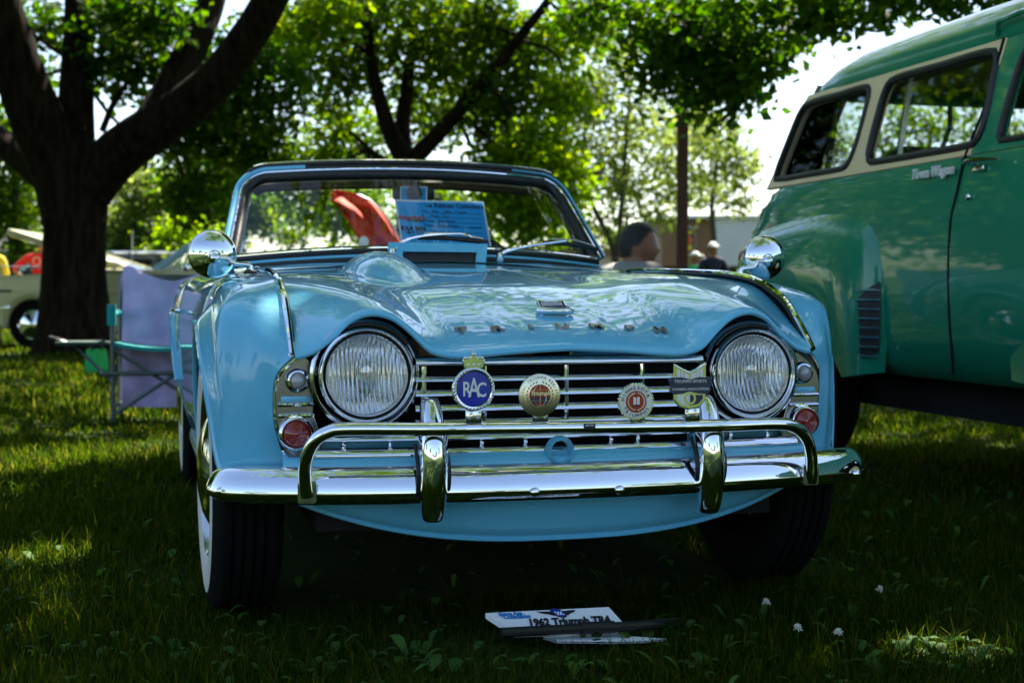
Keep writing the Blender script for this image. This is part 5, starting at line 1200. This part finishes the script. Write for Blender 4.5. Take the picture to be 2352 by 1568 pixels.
# plantain and dandelion leaves between the grass
WV, WF = [], []
def wleaf(c, a, ln, wd, up):
    b = len(WV); n = 6; ca_, sa_ = math.cos(a), math.sin(a)
    for i in range(n + 1):
        t = i / n; w_ = wd * math.sin(math.pi * min(1, t * .92 + .06)) ** .8; r_ = ln * t; z = up * ln * math.sin(t * 2.0) * .8 + .004
        for s_ in (-1, 1): WV.append((c[0] + ca_ * r_ - sa_ * s_ * w_, c[1] + sa_ * r_ + ca_ * s_ * w_, c[2] + z + .15 * w_))
    for i in range(n): WF.append((b + 2 * i, b + 2 * i + 1, b + 2 * i + 3, b + 2 * i + 2))
spots = [(2140, 1510, 16), (2200, 1500, 14), (2080, 1500, 12), (2180, 1535, 12), (2260, 1530, 9), (2060, 1380, 7), (2150, 1350, 6), (1950, 1400, 6), (1780, 1430, 7), (1830, 1410, 6), (960, 1510, 8), (900, 1530, 7), (1010, 1540, 6), (1560, 1460, 6), (1600, 1540, 7), (1480, 1480, 5), (780, 1500, 6), (730, 1545, 6), (420, 1520, 5), (1700, 1500, 6), (2310, 1480, 7), (1230, 1530, 6), (1350, 1545, 6), (150, 1500, 5), (560, 1540, 5), (2000, 1545, 7)]
for px, py, n_ in spots:
    g = ground(px, py)
    for k_ in range(n_):
        c_ = (g[0] + random.gauss(0, .035), g[1] + random.gauss(0, .03), 0.0); wleaf(c_, random.uniform(0, 6.28), random.uniform(.025, .060), random.uniform(.006, .015), random.uniform(.25, .9))
for k_ in range(450):
    y = random.uniform(2.55, 5.5); x = random.uniform(-.42 * y, .42 * y); wleaf((x, y, .01), random.uniform(0, 6.28), random.uniform(.02, .05), random.uniform(.005, .014), random.uniform(.2, .9))
wm = MB(); wm.add(WV, WF); tag(wm.build('weeds', 'weed_leaf'), 'broad plantain and clover leaves among the grass', 'weeds', kind='stuff')
mat('clover_white', (.62, .60, .50), .8)
for px, py, lab in ((2020, 1349, 'white clover flower standing highest in the grass right of the roadster'), (1760, 1378, 'white clover flower in the grass before the roadster tyre'), (1832, 1437, 'white clover flower beside a patch of broad leaves'), (1925, 1447, 'white clover flower low among clover leaves')):
    g = ground(px, py, .05); o = empty('clover_flower', (g[0], g[1], 0), 0, lab, 'flower', 'white clover flowers in the lawn')
    MB().tube([(0, 0, 0), (.002, 0, .045)], .0012, 5).build('stem', 'weed_leaf', o)
    fm = MB()
    for k_ in range(30):
        a = k_ * 2.4; e_ = -.55 + 2.0 * k_ / 30; ln_ = random.uniform(.0085, .0125)
        fm.tube([(.001 * math.cos(a), .001 * math.sin(a), .045), (.7 * ln_ * math.cos(a) * math.cos(e_), .7 * ln_ * math.sin(a) * math.cos(e_), .045 + .7 * ln_ * math.sin(e_) + .001), (ln_ * math.cos(a) * math.cos(e_), ln_ * math.sin(a) * math.cos(e_), .045 + ln_ * math.sin(e_) - .0005)], [.0006, .0013, .0003], 5)
    fm.build('blossom', 'clover_white', o)

# ================================================================== trees
def barkmat(name, c):
    m = mat(name, c, .95, spec=.1); nt = m.node_tree; b = nt.nodes['Principled BSDF']; N = nt.nodes.new; L = nt.links.new
    tc = N('ShaderNodeTexCoord'); mp = N('ShaderNodeMapping'); mp.inputs['Scale'].default_value = (9, 9, 1.3); n = N('ShaderNodeTexNoise'); n.inputs['Scale'].default_value = 1.6; n.inputs['Detail'].default_value = 7; n.inputs['Roughness'].default_value = .65
    r = N('ShaderNodeValToRGB'); r.color_ramp.elements[0].position = .38; r.color_ramp.elements[0].color = (*[q * .35 for q in c], 1); r.color_ramp.elements[1].position = .66; r.color_ramp.elements[1].color = (*[q * 1.7 for q in c], 1)
    bp = N('ShaderNodeBump'); bp.inputs['Strength'].default_value = 1; bp.inputs['Distance'].default_value = .05
    L(tc.outputs['Object'], mp.inputs[0]); L(mp.outputs[0], n.inputs['Vector']); L(n.outputs['Fac'], r.inputs[0]); L(r.outputs[0], b.inputs['Base Color']); L(n.outputs['Fac'], bp.inputs['Height']); L(bp.outputs[0], b.inputs['Normal'])
barkmat('bark', (.016, .011, .007))
mat('bark_grey', (.06, .05, .04), .95, noise=.4, nscale=8, bump=.6, bscale=20)
leafmat('leaf_dark', (.012, .042, .004), (.026, .072, .007), (.06, .115, .010), transl=.5)  # for foliage in shade: the shade is put into the leaf colour
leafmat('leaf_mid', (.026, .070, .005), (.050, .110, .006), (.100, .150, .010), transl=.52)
leafmat('leaf_bright', (.045, .115, .004), (.085, .165, .005), (.145, .20, .010), transl=.6)  # for backlit foliage: the sunlight is put into the leaf colour
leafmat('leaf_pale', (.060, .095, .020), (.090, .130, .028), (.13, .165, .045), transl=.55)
SUNV = np.array(SUN_DIR)
GAPS = []          # sun flecks: gaps in the crowns along the way to the sun
for px, py, r in ((60, 835, .8), (10, 825, .8), (115, 900, .22), (200, 922, .22), (120, 1055, .42), (30, 1070, .42), (200, 1045, .3), (300, 1030, .28), (380, 1020, .28), (120, 985, .10), (210, 975, .10), (50, 990, .12), (330, 960, .12), (270, 985, .08), (130, 1285, .16), (90, 1300, .10), (2130, 1505, .12), (2200, 1510, .10), (1955, 1162, .045), (2240, 955, .14), (2320, 965, .14), (1950, 1260, .03), (30, 1130, .10), (210, 1235, .05)):
    GAPS.append((ground(px, py), r))
for c_, r in ((wy(820, 500, YF), .35), (wy(1420, 600, 7.0), .14), (np.array([-3.2, 5.9, 0]), .15)): GAPS.append((np.array(c_), r))
LIT_FAR = None
def leaves(name, blobs, size, m, parent, clump=10, cs=.16, droop=.0, gaps=True):
    """blobs: (centre, radii, count). leaves sit in clumps through the volume"""
    P = []
    for c, r, n in blobs:
        k_ = max(1, n // clump); d = RNG.normal(size=(k_, 3)); d /= np.linalg.norm(d, axis=1)[:, None]
        rad = RNG.uniform(.15, 1, k_) ** .55; cc = np.array(c) + d * rad[:, None] * np.array(r)
        q = np.repeat(cc, clump, 0) + RNG.normal(size=(k_ * clump, 3)) * cs * [1, 1, .7]; P.append(q)
    P = np.concatenate(P)
    if gaps:
        for g, r in GAPS:
            v = P - g; along = v @ SUNV; dist = np.linalg.norm(v - along[:, None] * SUNV, axis=1); P = P[~((dist < r * RNG.uniform(.75, 1.15, len(P))) & (along > 0))]
    P = P[P[:, 2] > .25]
    n = len(P); nrm = RNG.normal(size=(n, 3)) + [0, 0, .9]; nrm /= np.linalg.norm(nrm, axis=1)[:, None]
    t = RNG.normal(size=(n, 3)); t[:, 2] -= droop; t -= (t * nrm).sum(1)[:, None] * nrm; t /= np.linalg.norm(t, axis=1)[:, None]; b = np.cross(nrm, t)
    s = (size * RNG.uniform(.6, 1.35, n))[:, None]
    V = np.stack([P - t * s * .5, P + b * s * .33 + t * s * .05 + nrm * s * .06, P + t * s * .5, P - b * s * .33 + t * s * .05 + nrm * s * .06], 1).reshape(-1, 3)
    return fastmesh(name, V, np.arange(n * 4), 4, m, parent)
def pb(px, py, rx, ry, z, n, rz=None):
    n = int(n * .62)
    c = wy(px, py, z); k_ = z / F; return (c, (rx * k_, rz if rz else max(rx, ry) * k_ * .8, ry * k_), n)
def limb(mb, pts, radii, seg=16, rough=.015):
    P = crs(pts, max(12, len(pts) * 7)); L_ = np.linspace(0, 1, len(radii)); rr = np.interp(np.linspace(0, 1, len(P)), L_, radii)
    rr = rr * (1 + rough * np.sin(np.arange(len(P)) * 1.7) * RNG.uniform(.3, 1, len(P))); mb.tube(P, rr, seg)
def W(px, py, z): return wy(px, py, z)
def twigs(root, org, starts, blobs, m='bark', n=5, r0=.035):
    """thin boughs that carry the leaf clumps"""
    mb = MB(); st_ = np.array(starts)
    for c, r, _ in blobs:
        c = np.array(c); s0 = st_[np.argmin(np.linalg.norm(st_ - c, axis=1))]; mid = (s0 + c) / 2 + RNG.normal(size=3) * .15
        mb.tube(crs([s0 - org, mid - org, c - org], 10), np.linspace(r0, r0 * .35, 10), 6)
        for _k in range(n):
            e = c + RNG.normal(size=3) * np.array(r) * .6; q = (c + e) / 2 + RNG.normal(size=3) * .08
            mb.tube(crs([mid * .3 + c * .7 - org, q - org, e - org], 7), np.linspace(r0 * .4, .004, 7), 5)
    return tag(mb.build('bough', m, root), kind='stuff')

# T1: the big tree on the left
z = 18.0; b0 = W(172, 812, z)
t1 = empty('shade_tree', (b0[0], z, 0), 0, 'massive dark-barked shade tree with forked trunk left of the roadster', 'tree'); o1 = np.array([b0[0], z, 0])
def trunk(root, org, lst, m='bark', name='trunk'):
    mb = MB()
    for pts, rad in lst: limb(mb, [np.array(p) - org for p in pts], rad)
    return mb.build(name, m, root, angle=60)
k1 = z / F
trunk(t1, o1, [([np.r_[b0[:2], -.1], W(172, 760, z), W(170, 640, z), W(172, 520, z), W(165, 430, z), W(140, 340, z)], [105 * k1, 82 * k1, 72 * k1, 70 * k1, 82 * k1, 70 * k1]),
 ([W(160, 440, z), W(110, 330, z - .2), W(60, 210, z - .4), W(20, 90, z - .6), W(-20, -60, z - .8), W(-90, -300, z - 1)], [68 * k1, 62 * k1, 55 * k1, 48 * k1, 40 * k1, 20 * k1]),
 ([W(165, 430, z), W(172, 300, z + .3), W(178, 150, z + .5), W(182, 0, z + .7), W(170, -250, z + .9)], [60 * k1, 42 * k1, 36 * k1, 33 * k1, 15 * k1]),
 ([W(190, 450, z), W(255, 370, z - .2), W(330, 310, z - .5), W(420, 250, z - .8), W(500, 180, z - 1.1), W(560, 100, z - 1.4), W(610, 20, z - 1.7), W(690, -140, z - 2.2), W(800, -380, z - 3)], [60 * k1, 56 * k1, 50 * k1, 45 * k1, 40 * k1, 36 * k1, 34 * k1, 24 * k1, 10 * k1]),
 ([W(330, 310, z - .5), W(390, 210, z - .2), W(440, 110, z), W(480, 20, z + .3), W(520, -120, z + .6)], [42 * k1, 38 * k1, 36 * k1, 32 * k1, 14 * k1]),
 ([W(150, 430, z), W(50, 360, z + .5), W(-60, 280, z + 1), W(-200, 180, z + 1.2)], [50 * k1, 36 * k1, 26 * k1, 12 * k1]),
 ([W(235, 300, z), W(265, 230, z + .2), W(310, 170, z + .4), W(380, 90, z + .4)], [8 * k1, 7 * k1, 6 * k1, 4 * k1]),
 ([W(178, 80, z + .5), W(230, 20, z + .2), W(330, -60, z)], [26 * k1, 22 * k1, 10 * k1])])
bl = [pb(300, 120, 110, 110, 18.5, 2600), pb(420, 300, 110, 80, 19.5, 2600), pb(480, 180, 120, 110, 18.8, 3000), pb(560, 330, 100, 90, 20, 2600), pb(330, 30, 120, 60, 17.5, 1800), pb(100, 60, 60, 60, 19, 700), pb(480, 430, 110, 60, 21, 2200), pb(620, 200, 90, 120, 19, 1800), pb(90, 200, 40, 60, 19.5, 400), pb(430, 460, 60, 70, 19, 900)]
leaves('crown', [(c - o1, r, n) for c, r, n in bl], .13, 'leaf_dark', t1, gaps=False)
twigs(t1, o1, [W(420, 250, 17.2), W(330, 310, 17.5), W(560, 100, 16.6), W(440, 110, 18), W(178, 150, 18.5), W(500, 180, 17), W(390, 210, 17.8), W(60, 210, 17.6)], bl, n=6)
hi = [((-6 - 2.5, 17, 7.5), (3, 3.5, 1.6), 700), ((-4, 16, 8), (3.2, 3.2, 1.8), 900), ((-5, 19, 10), (4.5, 4.5, 2.2), 900), ((-2.5, 14, 7), (2.6, 2.6, 1.3), 500)]
HI1 = hi

# T2: the many-stemmed tree behind the windscreen
z = 21.0; b0 = W(940, 800, z); o2_ = np.array([b0[0], z, 0]); k1 = z / F
t2 = empty('maple_tree', (b0[0], z, 0), 0, 'dark many-stemmed maple seen behind and above the windscreen', 'tree')
k1 *= .78
trunk(t2, o2_, [([np.r_[b0[:2], -.1], W(938, 700, z), W(936, 560, z), W(935, 430, z), W(930, 360, z)], [48 * k1, 36 * k1, 32 * k1, 34 * k1, 38 * k1]),
 ([W(930, 370, z), W(895, 300, z), W(870, 220, z), W(850, 120, z), W(840, -50, z)], [30 * k1, 24 * k1, 17 * k1, 13 * k1, 6 * k1]),
 ([W(930, 370, z), W(925, 290, z + .3), W(935, 200, z + .5), W(950, 80, z + .6), W(960, -80, z + .6)], [28 * k1, 22 * k1, 17 * k1, 12 * k1, 6 * k1]),
 ([W(935, 380, z), W(985, 330, z - .3), W(1050, 260, z - .6), W(1120, 180, z - .9), W(1190, 90, z - 1.2), W(1260, 0, z - 1.5), W(1330, -120, z - 1.6)], [28 * k1, 24 * k1, 20 * k1, 17 * k1, 14 * k1, 11 * k1, 5 * k1]),
 ([W(905, 420, z), W(880, 380, z + .3), W(850, 345, z + .5), W(800, 300, z + .6)], [12 * k1, 10 * k1, 8 * k1, 5 * k1]),
 ([W(1050, 260, z - .6), W(1075, 200, z - .4), W(1100, 120, z - .2)], [10 * k1, 8 * k1, 5 * k1])])
bl = [pb(900, 120, 150, 110, 22, 3600), pb(1040, 110, 130, 110, 21.5, 3600), pb(1160, 220, 110, 100, 20.5, 3200), pb(1000, 270, 120, 70, 22.5, 2400), pb(760, 150, 110, 130, 22, 3200), pb(800, 320, 110, 90, 23, 2800), pb(700, 400, 90, 110, 23.5, 2600), pb(1120, 60, 110, 70, 20.5, 2200), pb(900, 20, 200, 50, 21, 2800), pb(790, 480, 100, 80, 24, 2000), pb(1020, 480, 60, 100, 23.5, 1400)]
leaves('crown', [(c - o2_, r, n) for c, r, n in bl], .12, 'leaf_mid', t2, gaps=False)
twigs(t2, o2_, [W(870, 220, 21), W(850, 120, 21), W(935, 200, 21.5), W(950, 80, 21.6), W(1050, 260, 20.4), W(1120, 180, 20.1), W(1190, 90, 19.8), W(850, 345, 21.5), W(936, 480, 21)], bl, n=6)
bl = [pb(1250, 120, 110, 90, 21, 2400), pb(1330, 60, 90, 60, 20.5, 1500), pb(1290, 230, 70, 60, 20, 1200), pb(620, 90, 80, 90, 21.5, 1500), pb(1240, 340, 90, 70, 19.5, 2400), pb(1270, 430, 75, 90, 19, 2600), pb(1190, 420, 80, 80, 20, 2400), pb(1220, 520, 75, 50, 19.5, 1500), pb(1140, 330, 70, 70, 20.5, 1500), pb(700, 60, 70, 60, 20, 1200), pb(1130, 470, 60, 80, 21, 1500), pb(760, 30, 60, 40, 19.5, 700)]
leaves('crown', [(c - o2_, r, n) for c, r, n in bl], .12, 'leaf_bright', t2, gaps=False)
twigs(t2, o2_, [W(1120, 180, 20.1), W(1190, 90, 19.8), W(1050, 260, 20.4), W(850, 120, 21), W(1260, 0, 19.5)], bl, n=5, r0=.028)
hi = [((-1.5, 20.5, 7), (3.5, 3.0, 1.4), 900), ((1.5, 19.5, 8.5), (3.5, 3.2, 2), 900), ((-1, 22, 10.5), (4, 4, 2), 800)]
HI2 = hi

# T3: the maple whose crown hangs over both old cars
o3 = np.array([7.6, 11.5, 0]); t3 = empty('overhanging_maple', tuple(o3), 0, 'maple with leafy boughs hanging over the green wagon', 'tree')
trunk(t3, o3, [([(7.6, 11.5, -.1), (7.5, 11.5, 1.5), (7.3, 11.3, 3.2), (6.8, 11, 4.6)], [.42, .34, .30, .26]), ([(7.3, 11.3, 3.2), (5.8, 11.6, 4.6), (4.2, 12.2, 5.2), (2.4, 12.8, 5.0)], [.24, .18, .12, .05]), ([(6.8, 11, 4.6), (5, 9.4, 6), (3, 8.2, 6.8), (1.2, 7.4, 6.8)], [.24, .18, .12, .05]), ([(5, 9.4, 6), (3.4, 6.5, 6.2), (1.8, 4, 6.3), (.6, 2, 6.2)], [.16, .12, .08, .03]), ([(6.8, 11, 4.6), (7, 11, 7), (6.6, 10.6, 9.5)], [.24, .18, .06]),
 ([(4.2, 12.2, 5.2), (3.6, 12.4, 4.2), (2.9, 12.6, 3.5)], [.07, .05, .02])])
bl = [pb(1560, 60, 150, 70, 13, 1900), pb(1570, 110, 60, 50, 12.6, 700), pb(2230, -10, 120, 30, 10.8, 500), pb(1880, 45, 90, 30, 11.8, 500), pb(1640, 150, 110, 70, 13, 1300), pb(1700, 110, 90, 90, 12.5, 1100), pb(1500, 130, 90, 70, 13.5, 900), pb(1700, 215, 60, 45, 12.8, 420), pb(1610, 230, 60, 40, 13.2, 380), pb(1380, 30, 120, 50, 14, 800), pb(1760, 30, 130, 40, 12, 900), pb(1950, 20, 160, 38, 11.5, 900), pb(2130, 5, 120, 22, 11, 420), pb(1660, 280, 40, 18, 13, 90), pb(1780, 130, 45, 60, 12.6, 300), pb(1530, 200, 50, 45, 13.5, 260)]
twigs(t3, o3, [np.array([4.2, 12.2, 5.2]), np.array([2.4, 12.8, 5.0]), np.array([3.6, 12.4, 4.2]), np.array([5.8, 11.6, 4.6])], bl, n=6, r0=.03)
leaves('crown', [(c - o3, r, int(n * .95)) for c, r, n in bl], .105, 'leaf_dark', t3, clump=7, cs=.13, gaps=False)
def highcrown(root, org, m, lst, size=.26, clump=9, cs=.32): 
    # clumps are placed in the world so that the sun gaps line up, then moved to the tree's own origin
    o = leaves('crown', lst, size, m, root, clump=clump, cs=cs); me = o.data; me.transform(T(*(-org))); return o
highcrown(t3, o3, 'leaf_mid', [((3.4, 8.6, 6.2), (3.6, 3.4, 1.1), 3400), ((1.0, 8.0, 6.6), (2.8, 3.0, 1.2), 2600), ((5.4, 6.8, 6.0), (2.8, 3.0, 1.1), 2200), ((-1.6, 9.6, 6.8), (2.4, 3.0, 1.2), 1700), ((3.0, 5.2, 5.6), (2.6, 1.8, .9), 1300), ((6.5, 11, 8.5), (4, 4, 1.6), 1500), ((1.5, 12.5, 8.2), (3.5, 2.6, 1.2), 1300), ((8.5, 7.5, 6.5), (2.6, 3.2, 1.3), 2600), ((9.0, 12, 7.5), (3.0, 3.4, 1.3), 2800), ((6.2, 13.5, 7.6), (2.6, 2.6, 1.2), 2600), ((8.0, 15.5, 8.0), (3.0, 2.6, 1.2), 2200), ((1.9, 7.6, 6.2), (1.7, 2.4, .6), 1800), ((.6, 2.4, 6.2), (2.6, 2.2, .8), 1500), ((-1.6, 4.6, 6.6), (1.6, 2.2, .8), 800), ((3.4, 1.6, 6.4), (1.8, 2.2, .8), 800), ((.2, -.4, 6.8), (3.2, 1.8, .8), 1500)])  # includes unseen clumps added overhead to block sun flecks and open sky
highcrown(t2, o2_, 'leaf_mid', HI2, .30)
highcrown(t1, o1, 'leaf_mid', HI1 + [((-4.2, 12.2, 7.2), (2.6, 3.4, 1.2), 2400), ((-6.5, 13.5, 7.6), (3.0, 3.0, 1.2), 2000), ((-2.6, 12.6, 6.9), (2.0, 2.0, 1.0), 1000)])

# T4: airy pale trees on the right, bushes and the far wood
def bgtree(name, label, px, ybase, z, blobs, size, m, stems, group=None, barkm='bark_grey', clump=9, cs=.2):
    b0 = W(px, 700, z); org = np.array([b0[0], z, 0]); k_ = z / F
    t = empty(name, tuple(org), 0, label, 'tree', group)
    trunk(t, org, [([np.r_[b0[:2], -.1]] + [W(x, y, z) for x, y in pts], [r * k_ for r in rad]) for pts, rad in stems], barkm)
    leaves('crown', [(pb(x, y, rx, ry, z + dz, n)[0] - org, pb(x, y, rx, ry, z + dz, n)[1], n) for x, y, rx, ry, dz, n in blobs], size, m, t, clump=clump, cs=cs, gaps=False); return t
bgtree('pale_tree', 'airy pale green tree with thin leaning stems before the low building', 1410, 0, 31, [(1420, 260, 120, 80, 0, 1300), (1500, 340, 110, 70, 1, 1100), (1370, 380, 80, 80, 0, 900), (1450, 440, 110, 60, 1, 800), (1560, 420, 80, 60, 2, 700), (1340, 230, 70, 60, -1, 700), (1390, 520, 60, 40, 0, 250), (1500, 500, 70, 30, 0, 260), (1620, 300, 70, 60, 2, 500), (1400, 140, 100, 60, 0, 800)], .14, 'leaf_pale',
 [([(1412, 600), (1395, 540), (1365, 480), (1345, 420), (1340, 330), (1360, 200)], [9, 8, 7, 6, 5, 4, 2]), ([(1415, 600), (1425, 520), (1430, 430), (1440, 300), (1450, 150)], [9, 7, 6, 5, 4, 2]), ([(1430, 430), (1490, 390), (1560, 340)], [4, 3, 2, 1])])
bgtree('pale_tree', 'airy pale green tree beside the rusty post', 1640, 0, 36, [(1640, 330, 90, 60, 0, 900), (1690, 380, 60, 60, 0, 700), (1620, 430, 90, 50, 1, 700), (1690, 470, 50, 30, 0, 250), (1580, 280, 60, 60, 0, 500)], .15, 'leaf_pale',
 [([(1640, 560), (1635, 480), (1645, 380), (1650, 280)], [8, 7, 6, 4, 2]), ([(1640, 500), (1690, 430), (1710, 380)], [4, 3, 2, 1])])
bgtree('sunlit_bush', 'bright yellow-green bush beyond the cream convertible', 430, 0, 27, [(430, 560, 55, 50, 0, 2200), (460, 600, 45, 40, -.5, 1200), (390, 600, 40, 35, 0, 1000), (480, 560, 35, 40, .5, 700), (415, 530, 35, 25, 0, 600)], .11, 'leaf_bright', [([(430, 640), (425, 590), (430, 550)], [8, 6, 4, 2])])
bgtree('far_tree', 'pale far tree between the forked trunk and the windscreen', 330, 0, 33, [(330, 440, 70, 60, 0, 1400), (300, 500, 60, 60, 1, 1300), (270, 560, 50, 50, 0, 1000), (390, 470, 60, 60, 1, 1100), (360, 540, 60, 50, 0, 900)], .15, 'leaf_pale', [([(250, 620), (300, 530), (360, 440), (420, 370)], [14, 11, 8, 6, 3]), ([(240, 650), (330, 560), (420, 500)], [12, 9, 7, 4])], barkm='bark')
bgtree('far_tree', 'leafy far tree beyond the raised bonnet', 40, 0, 36, [(40, 300, 90, 80, 0, 1800), (20, 400, 90, 70, 0, 1600), (80, 470, 60, 50, 1, 1000), (10, 500, 80, 50, 0, 1300), (60, 560, 70, 40, 0, 900), (-60, 380, 90, 140, 0, 1500)], .16, 'leaf_mid', [([(30, 600), (35, 480), (40, 330)], [14, 12, 10, 5])])
bgtree('far_tree', 'far tree low behind the left edge of the windscreen', 560, 0, 34, [(560, 470, 70, 70, 0, 1500), (520, 540, 50, 50, 0, 900), (620, 480, 60, 60, 1, 1000), (660, 540, 50, 30, 0, 400), (500, 460, 60, 60, 1, 900), (560, 390, 80, 60, 0, 1100)], .15, 'leaf_mid', [([(545, 640), (548, 560), (555, 470)], [10, 9, 8, 4])])
bgtree('far_tree', 'far tree behind the red flag', 820, 0, 36, [(820, 470, 80, 70, 0, 1500), (860, 540, 60, 50, 0, 900), (740, 500, 60, 40, 0, 600), (1010, 520, 70, 60, 0, 1000), (800, 400, 90, 60, 0, 1100)], .15, 'leaf_mid', [([(760, 640), (765, 560), (790, 450)], [9, 8, 7, 4])])
bgtree('far_tree', 'hazy far tree behind the low building', 1500, 0, 70, [(1380, 560, 60, 40, 0, 700), (1470, 590, 60, 30, 0, 500), (1300, 570, 60, 40, 0, 700)], .3, 'leaf_pale', [([(1400, 640), (1400, 580)], [6, 5, 3])])
bgtree('far_tree', 'leafy far tree seen through the wagon windows', 2120, 0, 34, [(2110, 300, 90, 70, 0, 800), (2230, 260, 80, 90, 1, 800), (1900, 340, 60, 60, 0, 420), (2020, 380, 70, 50, 0, 420), (2320, 330, 80, 90, 0, 600), (1990, 250, 60, 60, 1, 260)], .16, 'leaf_mid', [([(2120, 560), (2125, 440), (2140, 280)], [12, 10, 8, 4]), ([(2120, 520), (2000, 400), (1920, 340)], [6, 5, 4, 2])])
# far wood along the horizon and the trees behind the photographer (they stand in the chrome)
wd_b = []
for a in np.linspace(-75, 75, 34):
    d = 85 + 12 * math.sin(a * 3.1); h = 5 + 2.4 * math.sin(a * 1.3 + 1) + 1.5 * math.sin(a * 4.7)
    if 12 < a < 24: h *= .55
    wd_b.append(((d * math.sin(R(a)), d * math.cos(R(a)), h * .5), (5, 3.5, h * .55), 420))
wdo = leaves('far_wood', wd_b, .62, 'leaf_mid', None, cs=.6, gaps=False); tag(wdo, 'hazy line of distant trees along the horizon', 'wood', kind='stuff')
for x, y, h, lab in ((-16, -30, 9, 'round tree left behind the photographer'), (-4, -44, 7, 'low tree far behind the photographer'), (14, -34, 8, 'broad tree behind the photographer near the hall'), (27, -22, 10, 'tall tree far right behind the photographer'), (-30, -14, 10, 'tall tree far left behind the photographer'), (-11.5, 13.5, 8.5, 'bushy tree left of the forked trunk'), (-17, 20, 10, 'tall tree left beyond the raised bonnet'), (-13.2, 17.2, 9, 'leafy tree close left of the forked trunk'), (-13.5, 24, 11, 'tall tree behind the front of the cream convertible'), (-21, 15, 11, 'broad tree far left on the lawn'), (-24, 26, 12, 'tallest tree far left beyond the lawn')):
    t = empty('lawn_tree', (x, y, 0), 0, lab, 'tree', 'trees behind the photographer')
    mb = MB(); limb(mb, [(0, 0, -.1), (.1, 0, h * .3), (0, .1, h * .6), (0, 0, h * .85)], [.4, .3, .2, .06]); mb.build('trunk', 'bark', t)
    leaves('crown', [((random.uniform(-.3, .3) * h, random.uniform(-.3, .3) * h, h * random.uniform(.30 if y > 0 else .45, .85)), (h * .22, h * .22, h * .16), 330 if y < 0 else 700) for _ in range(8 if y < 0 else 13)], .42 if y < 0 else .28, 'leaf_mid' if y < 0 else 'leaf_dark', t, cs=.4, gaps=False)
